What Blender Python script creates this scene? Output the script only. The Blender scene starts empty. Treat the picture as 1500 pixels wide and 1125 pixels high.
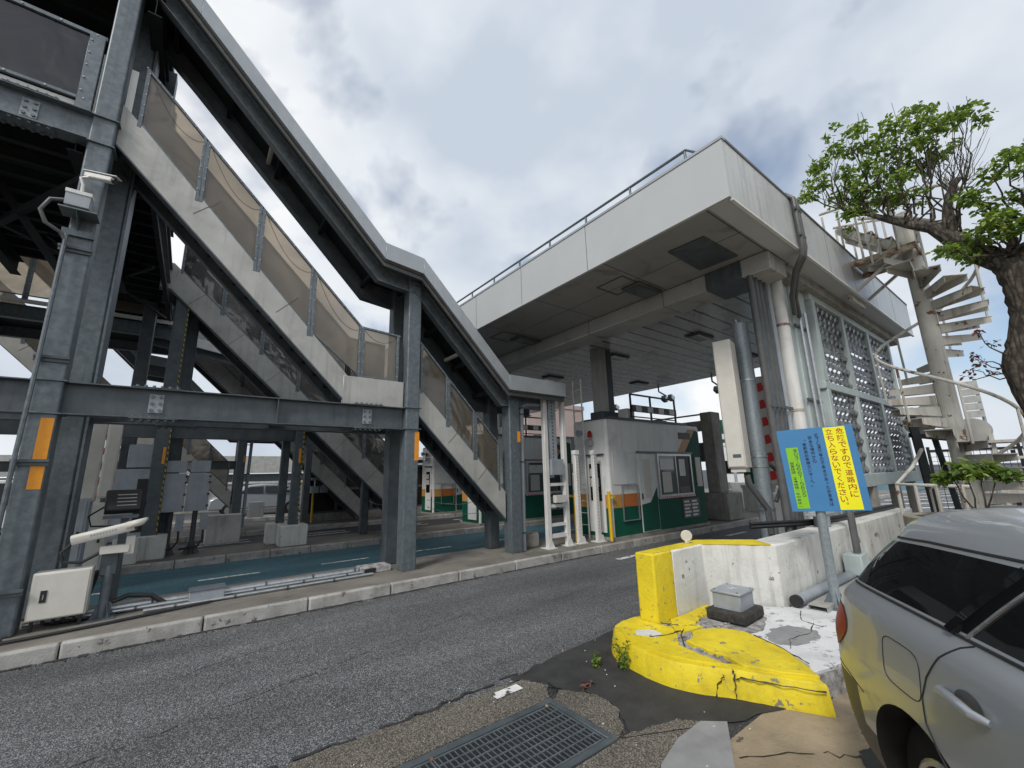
import bpy, bmesh, math, random
from mathutils import Vector, Matrix, noise as mnoise
sc = bpy.context.scene
R = math.radians
# ---------------------------------------------------------------- camera
FPX, YAW, PITCH, ROLL = 615.47, R(52.6674), R(12.1547), R(-1.4454)
cam = bpy.data.objects.new('camera', bpy.data.cameras.new('camera'))
sc.collection.objects.link(cam); sc.camera = cam
F_ = Vector((math.cos(PITCH)*math.cos(YAW), math.cos(PITCH)*math.sin(YAW), math.sin(PITCH)))
r0 = Vector((math.sin(YAW), -math.cos(YAW), 0)); u0 = r0.cross(F_)
rr = r0*math.cos(ROLL)+u0*math.sin(ROLL); uu = -r0*math.sin(ROLL)+u0*math.cos(ROLL)
m = Matrix((rr, uu, -F_)).transposed().to_4x4(); m.translation = Vector((0, 0, 1.65))
cam.matrix_world = m
cam.data.sensor_width = 36; cam.data.lens = FPX/1500*36; cam.data.clip_end = 4000; cam.data.clip_start = .02
sc.view_settings.view_transform = 'Standard'; sc.view_settings.look = 'None'
sc.view_settings.exposure = 0.0; sc.view_settings.gamma = 1; sc.view_settings.use_curve_mapping = False
sc.render.resolution_x, sc.render.resolution_y = 1024, 768
# ---------------------------------------------------------------- world and sun
SUN_EL, SUN_AZ = R(46), R(207)          # azimuth measured from +X towards +Y
w = bpy.data.worlds.new('World'); sc.world = w; w.use_nodes = True
nt = w.node_tree; nt.nodes.clear()
def N(t, kind, **k):
    n = t.nodes.new(kind)
    for a, b in k.items():
        if a.startswith('i_'):
            key = a[2:].replace('_', ' ')
            n.inputs[int(key) if key.isdigit() else key].default_value = b
        else: setattr(n, a, b)
    return n
out = N(nt, 'ShaderNodeOutputWorld'); bg1 = N(nt, 'ShaderNodeBackground'); bg2 = N(nt, 'ShaderNodeBackground')
sky = N(nt, 'ShaderNodeTexSky', sky_type='NISHITA', sun_disc=False, sun_elevation=SUN_EL, sun_rotation=math.pi/2-SUN_AZ, air_density=1.0, dust_density=2.0)
bg1.inputs['Strength'].default_value = .15
nt.links.new(sky.outputs[0], bg1.inputs['Color'])
tc = N(nt, 'ShaderNodeTexCoord'); mp = N(nt, 'ShaderNodeMapping'); mp.inputs['Scale'].default_value = (1, 1, 1.45)
mp.inputs['Location'].default_value = (.25512728, 7.521886, 3.89496)
nt.links.new(tc.outputs['Generated'], mp.inputs['Vector'])
n1 = N(nt, 'ShaderNodeTexNoise', i_Scale=2.1, i_Detail=5.0, i_Roughness=.52, i_Distortion=.25)
n2 = N(nt, 'ShaderNodeTexNoise', i_Scale=1.5, i_Detail=5.0, i_Roughness=.5)
for q in (n1, n2): nt.links.new(mp.outputs[0], q.inputs['Vector'])
r1 = N(nt, 'ShaderNodeValToRGB'); r1.color_ramp.elements[0].position = .35; r1.color_ramp.elements[1].position = .48
r1.color_ramp.elements[0].color = (.08, .08, .08, 1)
nt.links.new(n1.outputs[0], r1.inputs[0])
r2 = N(nt, 'ShaderNodeValToRGB'); e = r2.color_ramp.elements
e[0].position = .36; e[0].color = (.58, .65, .75, 1); e[1].position = .60; e[1].color = (.98, .99, 1.0, 1)
x = e.new(.48); x.color = (.80, .845, .90, 1)
nt.links.new(n2.outputs[0], r2.inputs[0]); nt.links.new(r2.outputs[0], bg2.inputs['Color']); bg2.inputs['Strength'].default_value = 1.0
mx = N(nt, 'ShaderNodeMixShader')
nt.links.new(r1.outputs[0], mx.inputs[0]); nt.links.new(bg1.outputs[0], mx.inputs[1]); nt.links.new(bg2.outputs[0], mx.inputs[2])
nt.links.new(mx.outputs[0], out.inputs['Surface'])
sun = bpy.data.objects.new('sun', bpy.data.lights.new('sun', 'SUN')); sc.collection.objects.link(sun)
sun.data.energy = 2.3; sun.data.angle = R(14); sun.data.color = (1, .97, .92)
sd = Vector((math.cos(SUN_EL)*math.cos(SUN_AZ), math.cos(SUN_EL)*math.sin(SUN_AZ), math.sin(SUN_EL)))
sun.rotation_euler = sd.to_track_quat('Z', 'Y').to_euler()
# ---------------------------------------------------------------- mesh helpers
rng = random.Random(7)
class MB:
    def __init__(s): s.v = []; s.f = []; s.m = []; s.mi = 0
    def add(s, vs, fs, mi=None):
        b = len(s.v); s.v += [tuple(q) for q in vs]
        for f in fs: s.f.append([b+i for i in f]); s.m.append(s.mi if mi is None else mi)
        return s
    def box(s, x0, x1, y0, y1, z0, z1, mi=None):
        v = [(x, y, z) for x in (x0, x1) for y in (y0, y1) for z in (z0, z1)]
        return s.add(v, [(0,1,3,2),(4,6,7,5),(0,4,5,1),(2,3,7,6),(0,2,6,4),(1,5,7,3)], mi)
    def xbox(s, M, sx, sy, sz, mi=None):                # centred box under matrix M
        v = [M @ Vector((x*sx/2, y*sy/2, z*sz/2)) for x in (-1,1) for y in (-1,1) for z in (-1,1)]
        return s.add(v, [(0,1,3,2),(4,6,7,5),(0,4,5,1),(2,3,7,6),(0,2,6,4),(1,5,7,3)], mi)
    def bar(s, p0, p1, wd, h, up=(0,0,1), mi=None):
        p0, p1 = Vector(p0), Vector(p1); d = (p1-p0).normalized(); a = d.cross(Vector(up))
        if a.length < 1e-4: a = d.cross(Vector((1,0,0)))
        a.normalize(); b = a.cross(d)
        v = [p+a*(i*wd/2)+b*(j*h/2) for p in (p0, p1) for i, j in ((-1,-1),(1,-1),(1,1),(-1,1))]
        return s.add(v, [(3,2,1,0),(4,5,6,7),(0,1,5,4),(1,2,6,5),(2,3,7,6),(3,0,4,7)], mi)
    def ibeam(s, p0, p1, h, wd, t=.014, tw=.01, up=(0,0,1)):
        p0, p1 = Vector(p0), Vector(p1); d = (p1-p0).normalized(); a = d.cross(Vector(up)).normalized(); b = a.cross(d)
        s.bar(p0+b*(h/2-t/2), p1+b*(h/2-t/2), wd, t, up); s.bar(p0-b*(h/2-t/2), p1-b*(h/2-t/2), wd, t, up)
        return s.bar(p0, p1, tw, h-2*t, up)
    def prism(s, pts, ax, a, b, mi=None):               # polygon in the other two axes, extruded along ax
        n = len(pts)
        def mk(p, c): return {'x': (c, p[0], p[1]), 'y': (p[0], c, p[1]), 'z': (p[0], p[1], c)}[ax]
        v = [mk(p, a) for p in pts]+[mk(p, b) for p in pts]
        return s.add(v, [tuple(range(n))[::-1], tuple(range(n, 2*n))]+[(i, (i+1) % n, n+(i+1) % n, n+i) for i in range(n)], mi)
    def ribbon(s, path, y0, y1, d0, d1, mi=None):       # path of (x,z), swept with vertical thickness d0..d1
        v = []
        for x, z in path: v += [(x, y0, z+d0), (x, y1, z+d0), (x, y1, z+d1), (x, y0, z+d1)]
        f = [(3,2,1,0)]; n = len(path)
        for i in range(n-1):
            for k in range(4): f.append((4*i+k, 4*i+(k+1) % 4, 4*i+4+(k+1) % 4, 4*i+4+k))
        b = 4*(n-1); f.append((b, b+1, b+2, b+3))
        return s.add(v, f, mi)
    def tube(s, pts, r, n=8, mi=None, r1=None):
        pts = [Vector(p) for p in pts]; v = []; k = len(pts); prev = None
        for i, p in enumerate(pts):
            d = (pts[min(i+1, k-1)]-pts[max(i-1, 0)]).normalized()
            if prev is None:
                a = d.cross(Vector((0,0,1)));
                if a.length < .05: a = d.cross(Vector((1,0,0)))
            else: a = prev-d*prev.dot(d)
            a.normalize(); prev = a; b = d.cross(a)
            q = r[i] if isinstance(r, (list, tuple)) else (r if r1 is None else r+(r1-r)*i/(k-1))
            v += [p+(a*math.cos(2*math.pi*j/n)+b*math.sin(2*math.pi*j/n))*q for j in range(n)]
        f = [tuple(range(n))[::-1], tuple(range((k-1)*n, k*n))]
        for i in range(k-1):
            for j in range(n): f.append((i*n+j, i*n+(j+1) % n, (i+1)*n+(j+1) % n, (i+1)*n+j))
        return s.add(v, f, mi)
    def disc(s, c, r, ax, t, n=20, mi=None):
        c = Vector(c); ax = Vector(ax).normalized(); return s.tube([c-ax*t/2, c+ax*t/2], r, n, mi)
def obj(name, mb, mat, parent=None, bevel=0, label=None, cat=None, group=None, kind=None, smooth=True, seg=1):
    me = bpy.data.meshes.new(name)
    if parent is not None: off = Vector(parent['_o'])
    else:
        xs = [v[0] for v in mb.v]; ys = [v[1] for v in mb.v]; zs = [v[2] for v in mb.v]
        off = Vector(((min(xs)+max(xs))/2, (min(ys)+max(ys))/2, min(zs)))
    me.from_pydata([Vector(v)-off for v in mb.v], [], mb.f)
    for mm in (mat if isinstance(mat, (list, tuple)) else [mat]): me.materials.append(mm)
    me.polygons.foreach_set('material_index', mb.m)
    me.validate(); bm = bmesh.new(); bm.from_mesh(me)
    bmesh.ops.recalc_face_normals(bm, faces=bm.faces); bm.to_mesh(me); bm.free()
    if smooth:
        me.polygons.foreach_set('use_smooth', [True]*len(me.polygons)); me.set_sharp_from_angle(angle=R(32))
    o = bpy.data.objects.new(name, me); sc.collection.objects.link(o)
    if parent is not None:
        o.parent = parent
        if parent.type == 'MESH': pass
        o['_o'] = tuple(off)
    else: o.location = off; o['_o'] = tuple(off)
    if bevel:
        b = o.modifiers.new('bevel', 'BEVEL'); b.width = bevel; b.segments = seg; b.limit_method = 'ANGLE'; b.angle_limit = R(40); b.harden_normals = False
    tag(o, label, cat, group, kind)
    return o
def tag(o, label=None, cat=None, group=None, kind=None):
    if label: o['label'] = label
    if cat: o['category'] = cat
    if group: o['group'] = group
    if kind: o['kind'] = kind
def thing(name, label, cat, loc, group=None):
    o = bpy.data.objects.new(name, None); sc.collection.objects.link(o); o.empty_display_size = .2
    o.location = loc; o['_o'] = tuple(loc); tag(o, label, cat, group); return o
def struct(name, mb, mat, **k): return obj(name, mb, mat, kind='structure', **k)
def copy_tree(o, parent=None):
    c = o.copy(); sc.collection.objects.link(c); c.parent = parent
    for ch in list(o.children): copy_tree(ch, c)
    return c
def clone(o, d, label, group=None, rz=0):
    c = copy_tree(o); c.location = Vector(o.location)+Vector(d); c.rotation_euler.z += rz; c['label'] = label
    if group: c['group'] = group; o['group'] = group
    return c
# ---------------------------------------------------------------- materials
def M(name, c1, c2=None, sc1=3.0, rough=.6, metal=0.0, bump=.0, bsc=60.0, streak=0.0, streak_c=(.05,.045,.04), lo=.35, hi=.65, spec=.5, chip=None, chip_c=None, chip_sc=9, coat=0, grime=0, rvar=.1):
    mt = bpy.data.materials.new(name); mt.use_nodes = True; t = mt.node_tree; L = t.links.new
    p = t.nodes['Principled BSDF']; g = N(t, 'ShaderNodeNewGeometry').outputs['Position']
    nz = N(t, 'ShaderNodeTexNoise', i_Scale=sc1, i_Detail=8.0, i_Roughness=.6); L(g, nz.inputs['Vector'])
    rp = N(t, 'ShaderNodeValToRGB'); rp.color_ramp.elements[0].position = lo; rp.color_ramp.elements[1].position = hi
    rp.color_ramp.elements[0].color = (*c1, 1); rp.color_ramp.elements[1].color = (*(c2 or tuple(min(1, q*1.25+.004) for q in c1)), 1)
    L(nz.outputs[0], rp.inputs[0]); col = rp.outputs[0]
    def mixc(fac, a, b):
        k = N(t, 'ShaderNodeMix', data_type='RGBA')
        L(fac, k.inputs[0]) if not isinstance(fac, float) else setattr(k.inputs[0], 'default_value', fac)
        L(a, k.inputs[6]) if not isinstance(a, tuple) else setattr(k.inputs[6], 'default_value', (*a, 1))
        L(b, k.inputs[7]) if not isinstance(b, tuple) else setattr(k.inputs[7], 'default_value', (*b, 1))
        return k.outputs[2]
    if streak:
        mp = N(t, 'ShaderNodeMapping'); mp.inputs['Scale'].default_value = (9, 9, .55); L(g, mp.inputs['Vector'])
        n2 = N(t, 'ShaderNodeTexNoise', i_Scale=1.0, i_Detail=5.0, i_Roughness=.65); L(mp.outputs[0], n2.inputs['Vector'])
        k = N(t, 'ShaderNodeMapRange', i_1=.52, i_2=.72, i_3=0.0, i_4=streak); L(n2.outputs[0], k.inputs[0])
        col = mixc(k.outputs[0], col, streak_c)
    if grime:
        n4 = N(t, 'ShaderNodeTexNoise', i_Scale=1.7, i_Detail=10.0, i_Roughness=.72, i_Distortion=.6); L(g, n4.inputs['Vector'])
        k = N(t, 'ShaderNodeMapRange', i_1=.54, i_2=.70, i_3=0.0, i_4=grime); L(n4.outputs[0], k.inputs[0])
        col = mixc(k.outputs[0], col, streak_c)
    hgt = None
    if chip:
        n3 = N(t, 'ShaderNodeTexNoise', i_Scale=chip_sc, i_Detail=9.0, i_Roughness=.7); L(g, n3.inputs['Vector'])
        k = N(t, 'ShaderNodeMapRange', i_1=chip, i_2=chip+.012, i_3=0.0, i_4=1.0); L(n3.outputs[0], k.inputs[0])
        col = mixc(k.outputs[0], col, chip_c); hgt = k.outputs[0]
    L(col, p.inputs['Base Color'])
    rm = N(t, 'ShaderNodeMapRange', i_3=max(.02, rough-rvar), i_4=min(1, rough+rvar)); L(nz.outputs[0], rm.inputs[0]); L(rm.outputs[0], p.inputs['Roughness'])
    p.inputs['Metallic'].default_value = metal; p.inputs['Specular IOR Level'].default_value = spec
    if coat: p.inputs['Coat Weight'].default_value = coat; p.inputs['Coat Roughness'].default_value = .04
    if bump:
        nb = N(t, 'ShaderNodeTexNoise', i_Scale=bsc, i_Detail=6.0, i_Roughness=.65); L(g, nb.inputs['Vector'])
        b = N(t, 'ShaderNodeBump', i_Strength=bump, i_Distance=.01); L(nb.outputs[0], b.inputs['Height'])
        if hgt is not None:
            b2 = N(t, 'ShaderNodeBump', i_Strength=.6, i_Distance=-.006); L(hgt, b2.inputs['Height']); L(b.outputs[0], b2.inputs['Normal']); L(b2.outputs[0], p.inputs['Normal'])
        else: L(b.outputs[0], p.inputs['Normal'])
    mt['_c'] = 1
    return mt
def striped(name, c1, c2, per):
    mt = bpy.data.materials.new(name); mt.use_nodes = True; t = mt.node_tree; L = t.links.new; p = t.nodes['Principled BSDF']
    g = N(t, 'ShaderNodeNewGeometry').outputs['Position']; s = N(t, 'ShaderNodeSeparateXYZ'); L(g, s.inputs[0])
    a = N(t, 'ShaderNodeMath', operation='ADD'); L(s.outputs['X'], a.inputs[0]); L(s.outputs['Z'], a.inputs[1])
    a2 = N(t, 'ShaderNodeMath', operation='ADD'); a2.inputs[1].default_value = 100*per; L(a.outputs[0], a2.inputs[0])
    b = N(t, 'ShaderNodeMath', operation='MODULO'); b.inputs[1].default_value = per; L(a2.outputs[0], b.inputs[0])
    d = N(t, 'ShaderNodeMath', operation='LESS_THAN'); d.inputs[1].default_value = per/2; L(b.outputs[0], d.inputs[0])
    k = N(t, 'ShaderNodeMix', data_type='RGBA'); L(d.outputs[0], k.inputs[0]); k.inputs[6].default_value = (*c1, 1); k.inputs[7].default_value = (*c2, 1)
    L(k.outputs[2], p.inputs['Base Color']); p.inputs['Roughness'].default_value = .5; return mt
galv = M('galvanised steel', (.105,.128,.145), (.16,.188,.205), 14, .48, .35, .12, 40, streak=.5, streak_c=(.075,.08,.083), grime=.4, chip=.72, chip_c=(.12,.07,.045), chip_sc=9)
galv2 = M('dull grey painted steel', (.062,.078,.088), (.10,.118,.13), 5, .5, .2, .1, 40, streak=.5, streak_c=(.045,.045,.045), grime=.45, chip=.705, chip_c=(.10,.05,.028), chip_sc=7)
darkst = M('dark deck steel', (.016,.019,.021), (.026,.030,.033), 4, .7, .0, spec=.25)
clad = M('pale cladding sheet', (.36,.36,.335), (.46,.455,.43), 2.2, .45, .25, .04, 30, streak=.5, streak_c=(.2,.195,.18), grime=.45)
fasc = M('grey roof edge sheet', (.33,.36,.38), (.38,.41,.43), 3, .4, .3, streak=.2, streak_c=(.2,.2,.2))
white = M('white painted metal', (.62,.62,.60), (.7,.7,.68), 4, .4, 0, streak=.3, streak_c=(.3,.28,.25), grime=.2)
cream = M('cream enclosure', (.55,.53,.48), (.6,.58,.53), 8, .45, 0, .05, 200, grime=.15, streak_c=(.3,.28,.24))
greyb = M('grey enclosure', (.27,.30,.33), (.33,.36,.39), 5, .5, .1, streak=.3, streak_c=(.14,.15,.15))
rubber = M('tyre rubber', (.010,.010,.010), (.016,.016,.016), 8, .85, spec=.15)
black = M('black rubber', (.012,.012,.013), (.02,.02,.02), 8, .5)
greyt = M('dark grey conduit', (.07,.075,.075), (.1,.1,.1), 8, .5, streak=.2)
steelc = M('bright conduit steel', (.38,.40,.41), (.5,.52,.53), 18, .32, .75, .05, 60, grime=.35, streak_c=(.15,.14,.13))
orange = M('orange reflector tape', (.72,.27,.012), (.78,.31,.02), 20, .5)
yellow = M('yellow painted steel', (.62,.38,.01), (.7,.43,.015), 12, .45, streak=.3, streak_c=(.25,.14,.03))
red = M('red reflective tape', (.55,.012,.015), (.6,.02,.02), 12, .4)
conc = M('weathered concrete', (.22,.21,.19), (.34,.33,.30), 3, .85, 0, .5, 50, streak=.5, streak_c=(.08,.075,.065), grime=.5)
concw = M('white painted concrete', (.56,.56,.53), (.68,.68,.65), 3, .8, 0, .6, 30, streak=.6, streak_c=(.26,.25,.23), grime=.5, chip=.635, chip_c=(.2,.19,.18), chip_sc=6)
kerbm = M('old white kerb paint', (.28,.27,.25), (.44,.43,.41), 4, .8, 0, .6, 50, streak=.3, streak_c=(.20,.19,.17), grime=.95, chip=.61, chip_c=(.13,.12,.11), chip_sc=9)
isl = M('island concrete', (.13,.12,.105), (.21,.195,.17), 1.6, .85, 0, .6, 45, grime=.7, streak_c=(.055,.048,.042))
yelc = M('yellow painted concrete', (.60,.46,.008), (.76,.61,.02), 2.5, .7, 0, .8, 22, streak=.3, grime=.6, streak_c=(.26,.20,.03), chip=.615, chip_c=(.20,.19,.17), chip_sc=11)
whitec = M('flaking white concrete', (.56,.57,.58), (.66,.66,.66), 3, .75, 0, .6, 40, grime=.6, streak_c=(.34,.33,.32), chip=.62, chip_c=(.22,.21,.20), chip_sc=9)
rubble = M('broken grey concrete', (.15,.14,.135), (.46,.45,.44), 14, .9, 0, 1.0, 60)
canop = M('canopy white panel', (.44,.46,.47), (.475,.495,.505), 1.0, .4, 0, .01, 3, streak=.07, streak_c=(.36,.37,.37), grime=.04)
canop2 = M('canopy side panel streaked', (.45,.465,.465), (.53,.545,.545), 1.3, .38, .1, .35, 2.2, streak=.55, streak_c=(.27,.275,.265), grime=.5)
mint = M('pale green painted steel', (.36,.42,.42), (.42,.48,.475), 4, .5, 0, streak=.3, streak_c=(.22,.25,.24))
spir = M('rust stained cream paint', (.47,.46,.42), (.54,.53,.49), 4, .55, 0, .1, 50, streak=.75, streak_c=(.24,.19,.13), grime=.35, chip=.60, chip_c=(.16,.07,.03), chip_sc=3.5)
rust = M('rusted steel edge', (.16,.07,.03), (.42,.36,.28), 7, .8, 0, .5, 60, lo=.4, hi=.55)
green = M('dark green panel', (.004,.075,.045), (.006,.095,.058), 3, .6, 0, spec=.2, grime=.3, streak_c=(.01,.05,.035))
bwhite = M('booth white panel', (.66,.67,.66), (.74,.75,.74), 2, .45, 0, streak=.35, streak_c=(.3,.3,.29), grime=.4)
borange = M('booth tan band', (.48,.25,.06), (.54,.29,.08), 5, .5)
paintw = M('worn white road paint', (.62,.62,.6), (.74,.74,.72), 9, .7, 0, .3, 90, chip=.56, chip_c=(.07,.07,.07), chip_sc=14)
tarm = M('black tar patch', (.022,.022,.023), (.04,.04,.04), 5, .75, 0, .5, 60, grime=.4, streak_c=(.07,.065,.06))
beige = M('beige resin paving', (.25,.20,.13), (.38,.30,.20), 2.5, .85, 0, 1.0, 70, grime=.75, streak_c=(.16,.13,.10), chip=.66, chip_c=(.10,.08,.07), chip_sc=4)
slabc = M('grey slab', (.22,.22,.225), (.28,.28,.28), 5, .85, 0, .5, 70, grime=.3, streak_c=(.12,.115,.11))
redl = M('red lens', (.22,.002,.004), (.27,.003,.005), 5, .35, 0, spec=.2)
pink = M('pinkish concrete tower', (.38,.29,.26), (.44,.34,.31), .5, .8)
def glassm(name, col, rough=.08, trans=0, ab=0):
    mt = bpy.data.materials.new(name); mt.use_nodes = True; p = mt.node_tree.nodes['Principled BSDF']
    p.inputs['Base Color'].default_value = (*col, 1); p.inputs['Roughness'].default_value = rough
    p.inputs['Transmission Weight'].default_value = trans; p.inputs['IOR'].default_value = 1.45
    return mt
dglass = glassm('dark window glass', (.006,.007,.008), .03)
wglass = glassm('booth window glass', (.10,.12,.12), .05)
def smoked(name, tint, lam, gl, rough=.34):
    mt = bpy.data.materials.new(name); mt.use_nodes = True; t = mt.node_tree; t.nodes.clear(); L = t.links.new
    o = N(t, 'ShaderNodeOutputMaterial'); g = N(t, 'ShaderNodeNewGeometry').outputs['Position']
    nz = N(t, 'ShaderNodeTexNoise', i_Scale=1.1, i_Detail=3.0, i_Distortion=.8); L(g, nz.inputs[0])
    rf = N(t, 'ShaderNodeBsdfRefraction', i_Roughness=rough, i_IOR=1.01); rq = N(t, 'ShaderNodeValToRGB'); rq.color_ramp.elements[0].position = .38; rq.color_ramp.elements[1].position = .62; rq.color_ramp.elements[0].color = (*[q*.78 for q in tint], 1); rq.color_ramp.elements[1].color = (*tint, 1); L(nz.outputs[0], rq.inputs[0]); L(rq.outputs[0], rf.inputs[0])
    tl = N(t, 'ShaderNodeBsdfTranslucent'); df = N(t, 'ShaderNodeBsdfDiffuse'); gs = N(t, 'ShaderNodeBsdfGlossy', i_Roughness=.14)
    tl.inputs[0].default_value = (*lam, 1); df.inputs[0].default_value = (*[q*.45 for q in lam], 1)
    bp = N(t, 'ShaderNodeBump', i_Strength=.35, i_Distance=.15); L(nz.outputs[0], bp.inputs['Height']); L(bp.outputs[0], gs.inputs['Normal'])
    a = N(t, 'ShaderNodeMixShader', i_0=.45); L(tl.outputs[0], a.inputs[1]); L(df.outputs[0], a.inputs[2])
    b = N(t, 'ShaderNodeMixShader', i_0=.62); L(a.outputs[0], b.inputs[1]); L(rf.outputs[0], b.inputs[2])
    c = N(t, 'ShaderNodeMixShader'); fr = N(t, 'ShaderNodeFresnel', i_IOR=1.45)
    k = N(t, 'ShaderNodeMath', operation='ADD'); k.inputs[1].default_value = gl; L(fr.outputs[0], k.inputs[0]); L(k.outputs[0], c.inputs[0])
    L(b.outputs[0], c.inputs[1]); L(gs.outputs[0], c.inputs[2]); L(c.outputs[0], o.inputs['Surface'])
    return mt
brownp = smoked('smoked brown acrylic', (.88,.80,.69), (.58,.51,.42), .04, .45)
greyp = smoked('smoked grey acrylic', (.55,.54,.52), (.34,.33,.31), .06, .12)
dpanel = smoked('dark grey brown smoked sheet', (.16,.14,.125), (.10,.09,.08), .05, .3)
galvl = M('bright galvanised pole', (.22,.26,.285), (.30,.34,.365), 30, .42, .4, .05, 60, streak=.3, streak_c=(.14,.15,.155))
# special: asphalt
def asphalt(name, base, stone, blue=None):
    mt = bpy.data.materials.new(name); mt.use_nodes = True; t = mt.node_tree; L = t.links.new; p = t.nodes['Principled BSDF']
    g = N(t, 'ShaderNodeNewGeometry').outputs['Position']
    v = N(t, 'ShaderNodeTexVoronoi', i_Scale=150.0); L(g, v.inputs['Vector'])
    bw = N(t, 'ShaderNodeRGBToBW'); L(v.outputs['Color'], bw.inputs[0])
    rp = N(t, 'ShaderNodeValToRGB'); e = rp.color_ramp.elements
    e[0].position = .25; e[0].color = (*[q*.45 for q in base], 1); e[1].position = .86; e[1].color = (*stone, 1)
    x = e.new(.55); x.color = (*base, 1)
    L(bw.outputs[0], rp.inputs[0])
    n = N(t, 'ShaderNodeTexNoise', i_Scale=.9, i_Detail=6.0, i_Roughness=.6); 
    mp = N(t, 'ShaderNodeMapping'); mp.inputs['Scale'].default_value = (.35, 1.6, 1); L(g, mp.inputs['Vector']); L(mp.outputs[0], n.inputs['Vector'])
    mr = N(t, 'ShaderNodeMapRange', i_1=.3, i_2=.7, i_3=.62, i_4=1.3); L(n.outputs[0], mr.inputs[0])
    k = N(t, 'ShaderNodeMix', data_type='RGBA', blend_type='MULTIPLY', i_0=1.0); L(rp.outputs[0], k.inputs[6]); L(mr.outputs[0], k.inputs[7])
    L(k.outputs[2], p.inputs['Base Color']); p.inputs['Roughness'].default_value = .72
    d = N(t, 'ShaderNodeBump', i_Strength=.9, i_Distance=.006); L(v.outputs['Distance'], d.inputs['Height']); L(d.outputs[0], p.inputs['Normal'])
    return mt
asph = asphalt('open grained asphalt', (.090,.095,.100), (.31,.32,.33))
asph2 = asphalt('far asphalt', (.045,.046,.05), (.1,.1,.105))
bluea = asphalt('blue coloured asphalt', (.055,.155,.20), (.11,.23,.28))
aggm = asphalt('exposed aggregate concrete', (.14,.125,.105), (.32,.29,.24))
# special: soffit with board joints
def soffit(name, c, px, py, ox=0, oy=0, wd=.024, rough=.4, bump=.03):
    mt = M(name, tuple(q*.86 for q in c), c, 1.2, rough, 0, bump, 5, grime=.85, streak_c=(.13,.125,.115))
    t = mt.node_tree; L = t.links.new; p = t.nodes['Principled BSDF']; src = p.inputs['Base Color'].links[0].from_socket
    g = N(t, 'ShaderNodeNewGeometry').outputs['Position']; s = N(t, 'ShaderNodeSeparateXYZ'); L(g, s.inputs[0])
    facs = []
    for ch, per, o in (('X', px, ox), ('Y', py, oy)):
        if not per: continue
        a = N(t, 'ShaderNodeMath', operation='ADD'); a.inputs[1].default_value = -o+1000*per; L(s.outputs[ch], a.inputs[0])
        b = N(t, 'ShaderNodeMath', operation='MODULO'); b.inputs[1].default_value = per; L(a.outputs[0], b.inputs[0])
        d = N(t, 'ShaderNodeMath', operation='LESS_THAN'); d.inputs[1].default_value = wd; L(b.outputs[0], d.inputs[0]); facs.append(d.outputs[0])
    f = facs[0]
    if len(facs) > 1:
        q = N(t, 'ShaderNodeMath', operation='MAXIMUM'); L(facs[0], q.inputs[0]); L(facs[1], q.inputs[1]); f = q.outputs[0]
    k = N(t, 'ShaderNodeMix', data_type='RGBA'); L(f, k.inputs[0]); L(src, k.inputs[6]); k.inputs[7].default_value = (.03,.03,.03,1)
    L(k.outputs[2], p.inputs['Base Color']); return mt
soff1 = soffit('soffit square panels', (.28,.28,.275), 0.93, 1.75, 5.05+.03, 2.35, .018)
soff2 = soffit('soffit long metal boards', (.46,.47,.465), 4.2, .42, 7.6, .1, .055, .25, .10)
leafm = []
for i, c in enumerate(((.17,.25,.045), (.11,.18,.035), (.27,.34,.08), (.065,.12,.025))):
    mt = bpy.data.materials.new('leaf'); mt.use_nodes = True; t = mt.node_tree; t.nodes.clear()
    o = N(t, 'ShaderNodeOutputMaterial'); a = N(t, 'ShaderNodeBsdfPrincipled'); b = N(t, 'ShaderNodeBsdfTranslucent'); k = N(t, 'ShaderNodeMixShader', i_0=.4)
    a.inputs['Base Color'].default_value = (*c, 1); a.inputs['Roughness'].default_value = .45; b.inputs[0].default_value = (c[0]*1.7, c[1]*1.7, c[2], 1)
    t.links.new(a.outputs[0], k.inputs[1]); t.links.new(b.outputs[0], k.inputs[2]); t.links.new(k.outputs[0], o.inputs[0]); leafm.append(mt)
deadl = M('dry brown leaf', (.11,.04,.03), (.16,.07,.05), 9, .7)
bark = M('rough dark bark', (.035,.028,.022), (.13,.11,.085), 16, .9, 0, 1.0, 28)
def _bark():
    t = bark.node_tree; L = t.links.new; p = t.nodes['Principled BSDF']; g = N(t, 'ShaderNodeNewGeometry').outputs['Position']
    mp = N(t, 'ShaderNodeMapping'); mp.inputs['Scale'].default_value = (17, 17, 3.0); L(g, mp.inputs[0])
    v = N(t, 'ShaderNodeTexVoronoi', feature='DISTANCE_TO_EDGE', i_Scale=1.0); nz = N(t, 'ShaderNodeTexNoise', i_Scale=2.0, i_Detail=5.0); L(mp.outputs[0], nz.inputs[0])
    ad = N(t, 'ShaderNodeMix', data_type='VECTOR', i_0=.35); L(mp.outputs[0], ad.inputs[4]); L(nz.outputs['Color'], ad.inputs[5]); L(mp.outputs[0], v.inputs['Vector'])
    rp = N(t, 'ShaderNodeMapRange', i_1=0.0, i_2=.25, i_3=.25, i_4=1.0); L(v.outputs[0], rp.inputs[0])
    src = p.inputs['Base Color'].links[0].from_socket; k = N(t, 'ShaderNodeMix', data_type='RGBA', blend_type='MULTIPLY', i_0=1.0); L(src, k.inputs[6]); L(rp.outputs[0], k.inputs[7]); L(k.outputs[2], p.inputs['Base Color'])
    b = N(t, 'ShaderNodeBump', i_Strength=.8, i_Distance=.018); L(v.outputs[0], b.inputs['Height']); L(b.outputs[0], p.inputs['Normal'])
_bark()
soil = M('dark planter soil', (.02,.015,.012), (.05,.04,.03), 12, .95, 0, 1.0, 30)
carp = M('silver car paint', (.33,.355,.385), (.345,.37,.40), 300, .34, .5, coat=.6, rvar=.03)
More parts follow.
